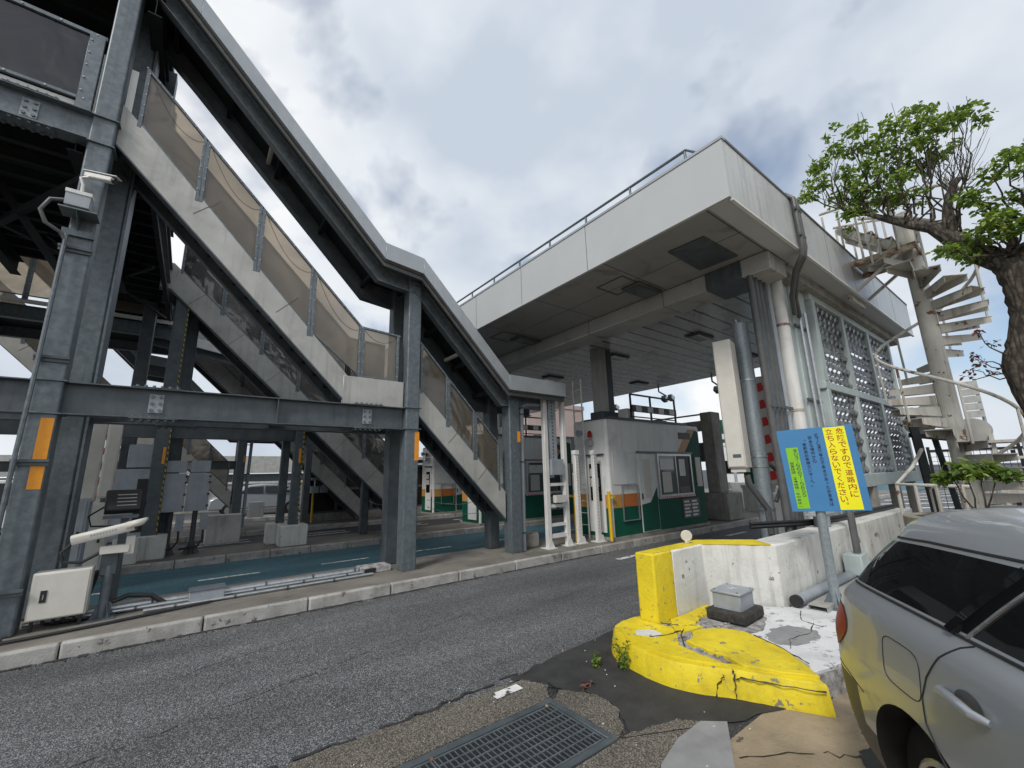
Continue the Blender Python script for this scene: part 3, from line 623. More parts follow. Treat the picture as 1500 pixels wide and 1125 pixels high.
obj('coping', MB().box(X0-.012, X0+.07, Y0-.012, Y1, ZT-.029, ZT+.01), fasc, cn); obj('coping', MB().box(X0+.071, X1, Y0-.012, Y0+.07, ZT-.029, ZT+.01), greyt, cn)
obj('roof_deck', MB().box(X0+.07, X1, Y0+.07, Y1, ZT-.3, ZT-.1), conc, cn)
obj('edge_strip', MB().box(X0+.052, X1, Y0+.052, Y0+.30, ZB-.005, ZB+.05), canop, cn, bevel=.004)
obj('drip_edge', MB().box(X0+.052, X1, Y0-.012, Y0+.03, ZB-.035, ZB-.006), white, cn)
obj('soffit', MB().box(X0+.052, 6.88, Y0+.305, Y1, ZB+.004, ZB+.06), soff1, cn)
obj('soffit', MB().box(7.52, X1, Y0+.305, Y1, ZB-.03, ZB+.04), soff2, cn)
bm_ = obj('soffit_beam', MB().box(6.88, 7.52, 2.325, Y1, 4.70, 5.0), soffit('beam cladding', (.40,.40,.385), 0, 1.9, 0, .4, .012, .6, .1), cn, bevel=.01)
obj('soffit_beam', MB().box(7.53, X1, 2.33, 2.78, 4.82, 4.968), conc, cn, bevel=.01)
obj('patch_board', MB().prism([(5.62,3.26),(5.66,2.70),(6.66,2.68),(6.62,3.30)], 'z', ZB-.022, ZB+.003), galv2, cn)
obj('patch_board', MB().box(6.862, 7.54, 2.75, 3.35, 4.685, 4.995), galv2, cn)
for (x, y) in ((5.98,4.5),(5.95,8.0)):
    b = MB(); 
    for q in ((x-.3,x+.3,y-.3,y-.27),(x-.3,x+.3,y+.27,y+.3),(x-.3,x-.27,y-.27,y+.27),(x+.27,x+.3,y-.27,y+.27)): b.box(*q, ZB-.006, ZB+.003)
    obj('access_hatch', b, greyt, cn)
for (x, y) in ((6.45,4.35),(6.5,7.9),(9.97,5.2),(9.69,7.6),(9.9,10.6),(13.0,5.4),(13.46,9.6),(12.8,14),(9.5,14.5)):
    z = ZB if x < 7 else ZB-.03
    f = obj('light_fitting', MB().box(x-.36,x+.36,y-.20,y+.20,z-.05,z-.0005), greyt, cn, bevel=.01)
    b = MB(); b.box(x-.30,x+.30,y-.15,y+.15,z-.062,z-.051); obj('lens', b, wglass, f)
# hanging floodlights at the far edge of the canopy
for i, (x, y, nm) in enumerate(((15.0,7.4,'floodlight bracket hanging from the canopy edge against the sky beside the booth column'),(15.0,9.6,'floodlight bracket under the far canopy edge above the booth railing'),(15.0,12.4,'floodlight bracket under the far canopy edge left of the booth column'))):
    t = thing('floodlight', nm, 'floodlight', (x, y, 4.6), 'floodlights at the far canopy edge')
    b = MB(); b.tube([(x-.3,y,4.98),(x-.3,y,4.75),(x+.2,y,4.62)], .03, 8); obj('bracket', b, greyt, t)
    for k in (-.18, .12):
        M_ = Matrix.Translation((x+.25, y+k, 4.52)) @ Matrix.Rotation(R(25), 4, 'Y')
        h = obj('lamp_head', MB().xbox(M_, .26, .2, .2), steelc, t, bevel=.02); obj('lens', MB().xbox(M_ @ Matrix.Translation((0,0,-.105)), .2, .16, .008), wglass, h)
# roof railing
rl = thing('roof_railing', 'thin grey safety railing along the canopy roof edge', 'railing', (5.3, 10, 5.8))
b = MB(); b.tube([(5.3,34,6.22),(5.3,2.62,6.22),(5.75,2.45,6.22)], .022, 8)
obj('top_rail', b, galv, rl)
for i in range(17): y = 2.64+.98*i; obj('post', MB().tube([(5.3,y,5.84),(5.3,y,6.2)], .02, 8), galv, rl)
# conduits over fascia and down
cd = thing('conduit_bundle', 'pair of black cable conduits bent over the canopy edge and down to the column', 'conduit', (7.2, 1.97, 4))
for k in (0, .10):
    obj('conduit', MB().tube([(7.18+k,2.25,5.93),(7.18+k,2.05,5.93),(7.19+k,1.96,5.82),(7.20+k,1.955,5.0),(7.22+k,1.99,4.86),(7.35+k,2.15,4.70),(7.75+k*1.6,2.38,4.45),(7.98+k*2,2.45,4.2)], .038, 9), greyt, cd)
b = MB(); b.box(7.12,7.36,1.925,1.95,5.60,5.64); b.box(7.12,7.36,1.925,1.95,5.15,5.19); obj('clip', b, galv2, cd)
# columns and pipes beside the lattice wall
cc = thing('canopy_column', 'pale green steel canopy column with thin conduits beside the screen wall', 'column', (8.45, 2.66, 0))
obj('shaft', MB().box(8.12, 8.80, 2.52, 2.86, 0, 4.82), mint, cc, bevel=.012)
obj('corner_flange', MB().box(8.0, 8.12, 2.56, 2.86, 0, 4.82), mint, cc, bevel=.01)
for x in (8.24, 8.52): obj('thin_conduit', MB().tube([(x,2.47,4.35),(x,2.47,.95)], .025, 8), steelc, cc)
b = MB()
for z in (4.05, 2.75, 1.3): b.box(8.05,8.68,2.485,2.515,z-.02,z+.02)
obj('clip', b, greyt, cc)
wp = thing('down_pipe', 'thick white rainwater pipe between dark conduits and pale green column', 'pipe', (7.78, 2.6, 0))
obj('pipe', MB().tube([(7.78,2.6,4.83),(7.78,2.6,.2)], .105, 16), white, wp)
b = MB()
for z in (4.0, 2.55, 1.3): b.tube([(7.78,2.6,z-.02),(7.78,2.6,z+.02)], .113, 16)
obj('clip', b, rust, wp)
for i in range(5):
    t = thing('cable_pipe', ['darkest cable pipe, leftmost of the row of five beside the canopy column','second cable pipe from the left in the row of five','middle cable pipe in the row of five','fourth cable pipe from the left in the row of five','cable pipe nearest the white down pipe'][i], 'pipe', (6.93+.155*i, 2.66, 0), 'cable pipes by the canopy column')
    obj('pipe', MB().tube([(6.93+.155*i,2.66,4.72),(6.93+.155*i,2.66,.2)], .05, 12), (greyt, galv2, greyt, galv2, greyb)[i], t)
    b = MB(); b.box(6.86+.155*i, 7.0+.155*i, 2.585, 2.60, 2.55, 2.59); obj('clip', b, galv2, t)
# second canopy column rising from booth
def booth_col(dx, dy, label):
    t = thing('canopy_column', label, 'column', (8.75+dx, 7.5+dy, .148))
    obj('shaft', MB().box(8.55+dx, 8.85+dx, 7.32+dy, 7.62+dy, 2.8, 4.97), clad, t, bevel=.01)
    obj('shaft_side', MB().box(8.86+dx, 9.1+dx, 7.34+dy, 7.58+dy, 2.8, 4.97), galv2, t)
    obj('collar', MB().box(8.47+dx, 9.16+dx, 7.24+dy, 7.68+dy, 2.9, 3.22), galv2, t, bevel=.02)
    return t
booth_col(0, 0, 'pale square column standing on the booth roof up to the soffit'); booth_col(.1, 4.8, 'canopy column above the second booth further back')
booth_col(.1, 9.8, 'canopy column above the farthest booth'); 
# ---- lattice screen wall
lw = thing('screen_wall', 'pale green framed wall of ornamental aluminium lattice panels', 'screen wall', (11.5, 2.5, 1.0))
zb, zm, zt = 1.50, 3.08, 4.70
mx_ = [8.98, 10.62, 12.42, 14.3]
f = MB(); f.box(8.85, 14.45, 2.44, 2.60, zt, zt+.16); f.box(8.85, 14.45, 2.44, 2.60, zm-.07, zm+.07); f.box(8.85, 14.45, 2.42, 2.62, zb-.24, zb)
obj('rail', f, mint, lw, bevel=.008)
for x in mx_:
    obj('mullion', MB().box(x-.08, x+.08, 2.435, 2.605, zb, zm-.071), mint, lw, bevel=.008); obj('mullion', MB().box(x-.08, x+.08, 2.435, 2.605, zm+.071, zt-.001), mint, lw, bevel=.008)
alum = M('cast aluminium lattice', (.12,.125,.13), (.30,.31,.315), 5, .35, .5, .1, 40, streak=.3)
for a, c in zip(mx_, mx_[1:]):
    for z0, z1 in ((zb, zm-.07), (zm+.07, zt)):
        x0, x1 = a+.085, c-.085; b = MB(); px = (x1-x0)/6; nr = int(round((z1-z0)/.135)); pz = (z1-z0)/nr
        for k in range(nr):
            zc = z0+pz*(k+.5); o_ = .5*px if k % 2 else 0
            for i in range(7):
                x = x0+px*i+o_
                if x > x1+.01: continue
                w_ = px*.47; h_ = pz*.80; yo = .022*(k % 2)
                vs = [(max(x0, x-w_), 2.55+yo, zc+.012), (min(x1, x+w_), 2.55+yo, zc+.012), (x, 2.458+yo, zc+h_*.15), (x, 2.51+yo, min(z1, zc+h_*.9)), (x, 2.50+yo, max(z0, zc-h_*.85)), (max(x0, x-w_*.6), 2.475+yo, zc-h_*.35), (min(x1, x+w_*.6), 2.475+yo, zc-h_*.35)]
                b.add(vs, [(0,2,3),(1,3,2),(0,5,2),(1,2,6),(5,4,2),(6,2,4)])
        lp = obj('lattice_panel', b, alum, lw, smooth=False); q_ = lp.modifiers.new('thick', 'SOLIDIFY'); q_.thickness = .004
b = MB()
for x in (9.4, 10.6, 12.4, 13.9): b.box(x-.12, x+.12, 2.44, 2.6, .2, zb-.245)
obj('leg', b, conc, lw)
b = MB()
for i in range(11): x = 9.1+.5*i; b.box(x-.025, x+.025, 2.5, 2.55, zt+.161, 5.0)
b.box(8.9, 14.4, 2.64, 2.68, zt+.1, 4.985)
obj('packing_post', b, rust, lw)
# ================================================================ WALL AND PAINTED PLATFORM
wl = thing('concrete_barrier', 'low white concrete wall with a yellow painted end post', 'barrier wall', (5, 2.5, .14))
obj('wall_body', MB().prism([(4.155,2.75),(4.76,2.75),(5.26,2.18),(5.4,2.15),(6.9,2.14),(11.2,2.09),(11.2,2.46),(5.45,2.48),(4.97,2.95),(4.155,2.95)], 'z', .10, .825), concw, wl, bevel=.018, seg=2)
obj('yellow_end', MB().prism([(3.815,2.745),(4.154,2.745),(4.154,2.955),(3.80,2.955)], 'z', .10, .83), yelc, wl, bevel=.018, seg=2)
obj('yellow_top', MB().prism(wob([(4.156,2.765),(4.74,2.765),(5.22,2.21),(5.42,2.48),(4.96,2.94),(4.156,2.94)], .006, 8, 3), 'z', .82, .8295), yelc, wl)
b = MB(); b.prism([(5.195,.83),(5.25,.83),(5.245,.74),(5.238,.70),(5.23,.60),(5.222,.66),(5.215,.75)], 'y', 2.165, 2.176); 
darkc_ = M('dark scraped concrete', (.05,.048,.045), (.10,.095,.09), 20, .9)
pl = thing('island_nose', 'cracked low concrete island nose painted yellow and white', 'traffic island', (4, 2, 0))
OUT = [(3.90,3.03),(3.70,3.05),(3.46,2.99),(3.27,2.77),(3.19,2.36),(3.25,2.08),(3.40,1.84),(3.52,1.60),(3.66,1.32)]
big = OUT+[(3.80,1.42),(4.3,1.30),(6.5,1.2),(9.5,1.55),(11,1.6),(11,2.2),(5.3,2.3),(4.9,2.97),(4.2,3.02)]
def smoothpoly(pts, k=5):
    o = []
    for i in range(len(pts)-1):
        p0 = pts[max(i-1, 0)]; p1 = pts[i]; p2 = pts[i+1]; p3 = pts[min(i+2, len(pts)-1)]
        for j in range(k):
            t = j/k; o.append(tuple(.5*((2*p1[q])+(-p0[q]+p2[q])*t+(2*p0[q]-5*p1[q]+4*p2[q]-p3[q])*t*t+(-p0[q]+3*p1[q]-3*p2[q]+p3[q])*t**3) for q in (0, 1)))
    return o+[pts[-1]]
big2 = smoothpoly(OUT)+big[len(OUT):]
obj('core', MB().prism(big2, 'z', -.05, .178), rubble, pl, bevel=.01)
# yellow upstand: follows the outline a few millimetres proud
sp = smoothpoly(OUT, 6); b = MB(); g = random.Random(4); n = len(sp); v = []
for i, p in enumerate(sp):
    c = Vector((4.3, 2.3)); d = (Vector(p)-c).normalized(); q = Vector(p)+d*(.012+g.uniform(-.003,.003)); q2 = q+d*.03; inn = Vector(p)-d*.10
    h = .186+g.uniform(-.003,.003)-(.03 if i > n*.72 else 0)*0
    v += [(q2.x, q2.y, -.05), (q2.x-.0, q2.y, .02), (q.x, q.y, h-.016), (q.x-d.x*.014, q.y-d.y*.014, h), (inn.x, inn.y, h+.002)]
fs = [(5*i+k, 5*i+5+k, 5*i+6+k, 5*i+1+k) for i in range(n-1) for k in range(4)]
b.add(v, fs); obj('yellow_edge', b, yelc, pl)
def plate(name, pts, z0, z1, mat, seed, a=.008, k=6): return obj(name, MB().prism(wob(pts, a, k, seed), 'z', z0, z1), mat, pl, bevel=.006, seg=2)
plate('paint_plate', [(3.88,3.0),(3.68,3.01),(3.46,2.94),(3.31,2.73),(3.24,2.36),(3.30,2.11),(3.44,1.88),(3.455,1.97),(3.46,2.14),(3.50,2.34),(3.72,2.49),(3.84,2.62),(3.80,2.74),(3.79,2.93)], .17, .196, yelc, 1)
plate('paint_plate', [(3.60,2.33),(3.555,2.1),(3.545,1.92),(3.49,1.80),(3.58,1.56),(3.71,1.37),(3.86,1.52),(4.04,1.75),(4.19,2.10),(4.13,2.26),(4.02,2.36),(3.86,2.42),(3.70,2.33)], .17, .208, yelc, 2)
plate('paint_plate', [(3.97,2.74),(3.90,2.66),(3.93,2.58),(4.08,2.515),(4.22,2.56),(4.30,2.62),(4.42,2.58),(4.60,2.70),(4.74,2.74)], .17, .20, yelc, 3)
plate('paint_plate', [(3.87,2.64),(3.76,2.51),(3.81,2.47),(3.95,2.455),(4.06,2.43),(4.08,2.49),(3.95,2.545),(3.90,2.63)], .17, .193, yelc, 6)
plate('paint_plate', [(3.73,1.42),(3.82,1.42),(4.3,1.30),(6.4,1.22),(9.2,1.55),(10.9,1.62),(10.9,2.06),(5.28,2.13),(4.98,2.45),(4.75,2.15),(4.36,2.02),(4.20,2.06),(4.06,1.73),(3.88,1.50)], .17, .198, whitec, 4)
obj('repair_patch', MB().prism(wob([(4.17,1.90),(4.42,1.99),(4.66,1.93),(4.70,1.70),(4.5,1.62),(4.22,1.68),(4.12,1.78)], .02, 5, 9), 'z', .19, .2015), slabc, pl)
obj('peeled_patch', MB().prism(wob([(3.42,2.72),(3.5,2.78),(3.62,2.70),(3.62,2.58),(3.50,2.55)], .012, 5, 10), 'z', .19, .1985), whitec, pl)
b = MB(); g = random.Random(11)
for i in range(90):
    t = g.random(); cx, cy = [(4.05,2.36),(4.25,2.34),(3.6,2.2),(3.53,1.98),(4.12,2.50),(3.75,2.42)][g.randrange(6)]; s = g.uniform(.01,.03)
    M_ = Matrix.Translation((cx+g.gauss(0,.05), cy+g.gauss(0,.04), .186)) @ Matrix.Rotation(g.uniform(0,6),4,'Z') @ Matrix.Rotation(g.uniform(-.5,.5),4,'X')
    b.xbox(M_, s, s*g.uniform(.6,1.4), s*.6)
tag(obj('rubble', b, rubble, pl), kind='stuff')
def pcrack(pts, z, w0, seed, n=5):
    g = random.Random(seed); P = []
    for a, c in zip(pts, pts[1:]):
        for k in range(n): t = k/n; P.append((a[0]+(c[0]-a[0])*t+g.uniform(-.008,.008), a[1]+(c[1]-a[1])*t+g.uniform(-.008,.008), (a[2]+(c[2]-a[2])*t) if len(a) > 2 else z))
    P.append((pts[-1][0], pts[-1][1], pts[-1][2] if len(pts[-1]) > 2 else z)); P = [Vector(q)+((Vector((q[0],q[1],0))-Vector((4.3,2.3,0))).normalized()*.034 if len(pts[0]) > 2 else Vector((0,0,0))) for q in P]; return obj('crack', MB().tube(P, [w0*g.uniform(.4,1.3) for _ in P], 5), black, pl)
for i, q in enumerate(([(3.46,2.6),(3.62,2.52),(3.80,2.50)],[(4.0,2.75),(3.92,2.68),(3.83,2.66)],[(3.85,2.5),(3.75,2.47),(3.6,2.36),(3.5,2.28)],[(3.9,1.50),(4.05,1.74),(4.18,2.02)],[(4.9,1.8),(4.6,1.72),(4.3,1.78),(4.1,1.7)],[(5.2,2.0),(4.9,1.9),(4.85,1.7)],[(3.9,2.9),(3.85,2.72),(3.92,2.6)])): pcrack(q, .199, .005, i)
pcrack([(3.425,1.845,.196),(3.405,1.83,.17),(3.398,1.828,.08),(3.385,1.82,-.01)], 0, .0045, 31); pcrack([(3.405,1.83,.13),(3.42,1.79,.155),(3.50,1.62,.150),(3.635,1.34,.155)], 0, .005, 32); pcrack([(3.36,1.88,.16),(3.335,1.92,.09),(3.325,1.945,.0)], 0, .004, 33)
g = random.Random(12); b = MB()
for i in range(60):
    x, y = g.uniform(3.7,5.2), g.uniform(1.25,2.1)
    if y > 2.0-.3*abs(x-4.6) and x < 4.0: continue
    if x < 4.15 and y > 1.0+(x-3.66)*1.15: continue
    a = g.uniform(.7,1.3); l = g.uniform(.01,.04); w_ = g.uniform(.002,.006); d = Vector((math.cos(a), -math.sin(a), 0)); n_ = Vector((d.y, -d.x, 0)); c = Vector((x, y, .2022))
    b.add([c-d*l, c+n_*w_, c+d*l, c-n_*w_], [(0,1,2,3)])
obj('scrapes', b, darkc_, pl, smooth=False)
def vcrack(pts, seed):
    g = random.Random(seed); b = MB(); v = []
    for (x, y, z) in pts: w_ = g.uniform(.002, .005); v += [(x-w_, y-.0, z), (x+w_, y, z+.002)]
    b.add(v, [(2*i, 2*i+1, 2*i+3, 2*i+2) for i in range(len(pts)-1)]); return b
# junction box on a dark footing
jb = thing('junction_box', 'small grey junction box marked H on a dark concrete footing', 'junction box', (4.60, 2.38, .19))
Mj = Matrix.Translation((4.58, 2.37, 0)) @ Matrix.Rotation(R(3), 4, 'Z')
darkc = M('mossy black concrete', (.02,.02,.018), (.055,.052,.048), 20, .95, 0, 1.0, 60)
obj('footing', MB().xbox(Mj @ Matrix.Translation((0,0,.235)), .47, .38, .10), darkc, jb, bevel=.02, seg=2)
obj('box_body', MB().xbox(Mj @ Matrix.Translation((.01,.01,.35)), .32, .27, .15), greyb, jb, bevel=.006)
ld = obj('lid', MB().xbox(Mj @ Matrix.Translation((.01,.01,.437)), .345, .295, .024), greyb, jb, bevel=.006)
for dx, dy in ((-.14,-.115),(.14,-.115),(-.14,.115),(.14,.115)): obj('screw', MB().disc((4.59+dx,2.38+dy,.452), .008, (0,0,1), .006, 6), galv2, ld)
def glyph_mesh(txt, M_, size, squash=None, depth=.001, bold=0.0):
    cu = bpy.data.curves.new('lettering', 'FONT'); cu.body = txt; cu.size = size; cu.extrude = depth; cu.align_x = 'CENTER'; cu.offset = bold
    o = bpy.data.objects.new('lettering', cu); sc.collection.objects.link(o); bpy.context.view_layer.update()
    me = bpy.data.meshes.new_from_object(o.evaluated_get(bpy.context.evaluated_depsgraph_get())); bpy.data.objects.remove(o)
    vs = [q.co.copy() for q in me.vertices]; fs = [tuple(f.vertices) for f in me.polygons]; bpy.data.meshes.remove(me)
    if not vs: print('EMPTY GLYPH', repr(txt)); return [], []
    if squash:
        xs = [q.x for q in vs]; ys_ = [q.y for q in vs]
        sx = squash[0]/max(1e-6, max(xs)-min(xs)); sy = squash[1]/max(1e-6, max(ys_)-min(ys_)); mxx = (max(xs)+min(xs))/2; my = max(ys_)
        vs = [Vector(((q.x-mxx)*sx, (q.y-my)*sy, q.z)) for q in vs]
    return [M_ @ q for q in vs], fs
def glyph(name, txt, M_, size, mat, parent, depth=.001):
    b = MB(); b.add(*glyph_mesh(txt, M_, size, depth=depth)); return obj(name, b, mat, parent, smooth=False)
glyph('lettering', 'H', Mj @ Matrix.Translation((.01,.0,.4505)) @ Matrix.Translation((0,-.02,.001)) @ Matrix.Rotation(R(-20),4,'Z'), .10, white, ld)
rf_ = thing('reflector', 'small round white reflector on top of the yellow wall edge', 'reflector', (4.64, 2.86, .83))
fw_ = Vector((.8,.6,0))
obj('disc', MB().disc((4.64,2.86,.915), .062, (.75,.62,.1), .02, 20), cream, rf_, bevel=.004); obj('foot', MB().box(4.615,4.665,2.845,2.875,.83,.87), cream, rf_, bevel=.004)
# profiles lying at the foot of the wall
t = thing('steel_tube', 'grey round tube lying along the foot of the white wall', 'tube', (6.4, 2.05, .2))
obj('tube', MB().tube([(5.32,2.07,.262),(8.9,2.02,.262)], .058, 14), greyb, t); obj('end_cap', MB().tube([(5.28,2.07,.262),(5.325,2.07,.262)], .062, 14), black, t)
t = thing('steel_channel', 'flat dirty metal channel lying beside the round tube', 'channel', (6.4, 1.9, .2))
b = MB(); b.box(5.32, 8.9, 1.80, 1.975, .245, .252); b.box(5.32, 8.9, 1.80, 1.806, .199, .244); b.box(5.32, 8.9, 1.969, 1.975, .199, .244); obj('profile', b, clad, t)
t = thing('socket_box', 'grey green cable box at the foot of the white wall behind the sign pole', 'junction box', (7.15, 1.98, .2))
obj('box_body', MB().box(7.0,7.32,1.9,2.1,.27,.52), mint, t, bevel=.008)
for k in range(2): obj('conduit', MB().tube([(7.16+.07*k,1.98,.5),(7.16+.07*k,1.98,.95),(7.20+.07*k,2.0,1.12),(7.35+.07*k,2.08,1.22),(7.75,2.3,1.26),(8.3,2.5,1.28)], .034, 9), greyt, t)
for k, (z, r_) in enumerate(((.855,.026),(.90,.02))):
    tag(obj('cable', MB().tube([(6.3,2.9,z),(6.9,2.62,z),(7.3,2.42,z),(8.2,2.36,z),(9.6,2.34,z),(11,2.3,z)], r_, 8), black), ('lower','upper')[k]+' thick black cable lying along the top of the white wall', 'cable')
t = thing('pull_box', 'round grey fitting on the wall top where black cables end', 'fitting', (7.25, 2.38, .83))
obj('base', MB().tube([(7.25,2.34,.83),(7.25,2.34,.98)], .10, 14), greyb, t); obj('cap', MB().box(6.95,7.6,2.24,2.44,.981,1.01), greyb, t, bevel=.006)
# ================================================================ POLE WITH WHITE ENCLOSURE, RAISED BARRIER, SIGN
po = thing('antenna_pole', 'thick grey steel pole with strapped cables behind the white wall', 'pole', (7.15, 3.0, 0))
obj('shaft', MB().tube([(7.12,3.0,0),(7.12,3.0,4.02)], .115, 20), galvl, po)
obj('eye_bolt', MB().tube([(7.12+.05*math.cos(a),3.0-.03*math.cos(a),4.08+.05*math.sin(a)) for a in [i*math.pi/6 for i in range(13)]], .013, 6), steelc, po)
for z in (3.05,1.83,1.68,1.05): obj('strap', MB().tube([(7.12,3.0,z-.015),(7.12,3.0,z+.015)], .123, 20), steelc, po)
obj('cable', MB().tube([(7.24,2.92,1.72),(7.42,2.86,1.58),(7.44,2.86,1.38),(7.30,2.92,1.14)], .03, 8), greyt, po)
obj('cable', MB().tube([(6.68,3.02,1.55),(6.72,3.02,1.42),(6.98,2.92,1.05),(6.98,2.92,.7)], .045, 10), greyt, po)
en = thing('antenna_box', 'tall cream enclosure hung on the thick grey pole', 'enclosure', (6.72, 3.12, 1.6))
Me = Matrix.Translation((6.72, 3.12, 2.66)) @ Matrix.Rotation(R(12), 4, 'Z')
obj('housing', MB().xbox(Me, .34, .26, 2.0), cream, en, bevel=.012, seg=2)
obj('door_edge', MB().xbox(Me @ Matrix.Translation((-.177,0,0)), .012, .23, 1.96), cream, en, bevel=.004)
obj('rating_plate', MB().xbox(Me @ Matrix.Translation((-.185,-.02,-.82)), .004, .11, .05), galv2, en)
obj('bottom_gland', MB().xbox(Me @ Matrix.Translation((0,0,-1.03)), .28, .20, .06), cream, en)
b = MB()
for z in (.45,-.78,-.95): b.xbox(Me @ Matrix.Translation((.24,-.06,z)), .18, .05, .05)
obj('bracket', b, galv2, en)
# raised boom behind
bo = thing('barrier_arm', 'raised white padded barrier arm with red blocks behind the thick pole', 'barrier arm', (8.6, 3.4, .2))
Mb = Matrix.Translation((8.62, 3.42, 2.36)) @ Matrix.Rotation(R(20), 4, 'Z')
obj('padded_arm', MB().xbox(Mb, .12, .34, 2.05), cream, bo, bevel=.05, seg=3)
for i in range(6): obj('red_block', MB().xbox(Mb @ Matrix.Translation((-.0615, .04, .80-.33*i)) @ Matrix.Rotation(R(-14),4,'X'), .004, .17, .16), red, bo)
obj('base_cabinet', MB().box(8.45,8.9,3.2,3.6,0,1.2), white, bo, bevel=.02)
# the warning sign
sg = thing('warning_sign', 'blue sign board with yellow and green panels of Japanese writing on a grey pole', 'sign', (5.58, 1.8, .2))
obj('pole', MB().tube([(5.58,1.8,.19),(5.58,1.8,1.35),(5.58,1.8,2.0)], .047, 18), galvl, sg)
b = MB(); b.box(5.46,5.70,1.68,1.92,.199,.212)
for a in (0, 90, 180, 270):
    Mq = Matrix.Translation((5.58,1.8,.212)) @ Matrix.Rotation(R(a+35),4,'Z'); p = [Mq @ Vector(q) for q in ((.045,-.004,0),(.13,-.004,0),(.045,-.004,.15),(.045,.004,0),(.13,.004,0),(.045,.004,.15))]
    b.add(p, [(0,1,2),(5,4,3),(0,3,4,1),(1,4,5,2),(2,5,3,0)])
obj('base_plate', b, galv, sg)
A = R(20); nrm = Vector((-math.cos(A), -math.sin(A), 0)); hx = Vector((math.sin(A), -math.cos(A), 0))   # hx: reader's right
Ms = Matrix((hx, Vector((0,0,1)), nrm)).transposed().to_4x4(); Ms.translation = Vector((5.58,1.8,1.63))+nrm*.062
Ms = Ms @ Matrix.Translation((.073,0,0)) @ Matrix.Rotation(R(2.3), 4, 'Z')
def flatm(name, c, rough=.45):
    mt = M(name, tuple(q*.93 for q in c), c, 4, rough, 0, grime=.12, streak_c=tuple(q*.6 for q in c)); return mt
sblue = flatm('sign blue', (.05,.20,.42)); sye = flatm('sign yellow', (.85,.80,.01)); sgr = flatm('sign green', (.22,.52,.01))
tred = flatm('sign dark red', (.33,.02,.01)); tnavy = flatm('sign navy', (.015,.02,.075))
bd = obj('board', MB().xbox(Ms, .70, .90, .008), sblue, sg, bevel=.002)
obj('yellow_panel', MB().xbox(Ms @ Matrix.Translation((.185,0,.0055)), .195, .875, .002), sye, bd)
obj('green_panel', MB().xbox(Ms @ Matrix.Translation((-.235,-.085,.0055)), .115, .665, .002), sgr, bd)
b = MB(); b.xbox(Ms @ Matrix.Translation((0,.2,-.03)), .5,.03,.04); b.xbox(Ms @ Matrix.Translation((0,-.25,-.03)), .5,.03,.04); obj('back_rail', b, galv, sg)
def vtext(txt, x, ytop, h, wdt, mat):
    tb = MB()
    chars = list(txt); n = len(chars); st = h/n
    for i, c in enumerate(chars):
        if c == ' ': continue
        rot = c in 'ー-（）(「」'
        hh, ww = st*.84, wdt
        if c in 'ー-': ww, hh = wdt*.12, st*.7; c = '|'
        elif c in '(（': c = '︵'; hh = st*.25
        elif c in ')）': c = '︶'; hh = st*.25
        elif c == '「': c = '﹁'; ww, hh = wdt*.5, st*.4
        elif c == '」': c = '﹂'; ww, hh = wdt*.5, st*.4
        elif c == '。': ww, hh = wdt*.32, st*.28
        elif c in 'っ': ww, hh = wdt*.65, st*.55
        elif c in 'くり': ww = wdt*.6
        dy = st*.5-hh/2 if c != '。' else 0
        dx = wdt*.33 if c in '。﹁' else (-wdt*.2 if c == '﹂' else 0)
        tb.add(*glyph_mesh(c, Ms @ Matrix.Translation((x+dx, ytop-i*st-dy, .0072)), .1, (ww, hh), .0003, .0009 if wdt > .05 else .0004))
    obj('lettering', tb, mat, bd, smooth=False)
vtext('危険ですので道路内に', .232, .425, .74, .066, tred)
vtext('立ち入らないでください。', .138, .425, .86, .062, tred)
vtext('ＥＴＣ通行等の不具合があったお客様は', .022, .385, .78, .032, tnavy)
vtext('安全な場所から', -.045, .365, .30, .036, tnavy)
vtext('「首都高お客様センターへ」', -.108, .335, .53, .036, tnavy)
vtext('☎０３-６６６７-５８５５', -.207, .235, .53, .036, tnavy)
vtext('営業時間 24時間(年中無休)', -.262, .09, .50, .036, tnavy)
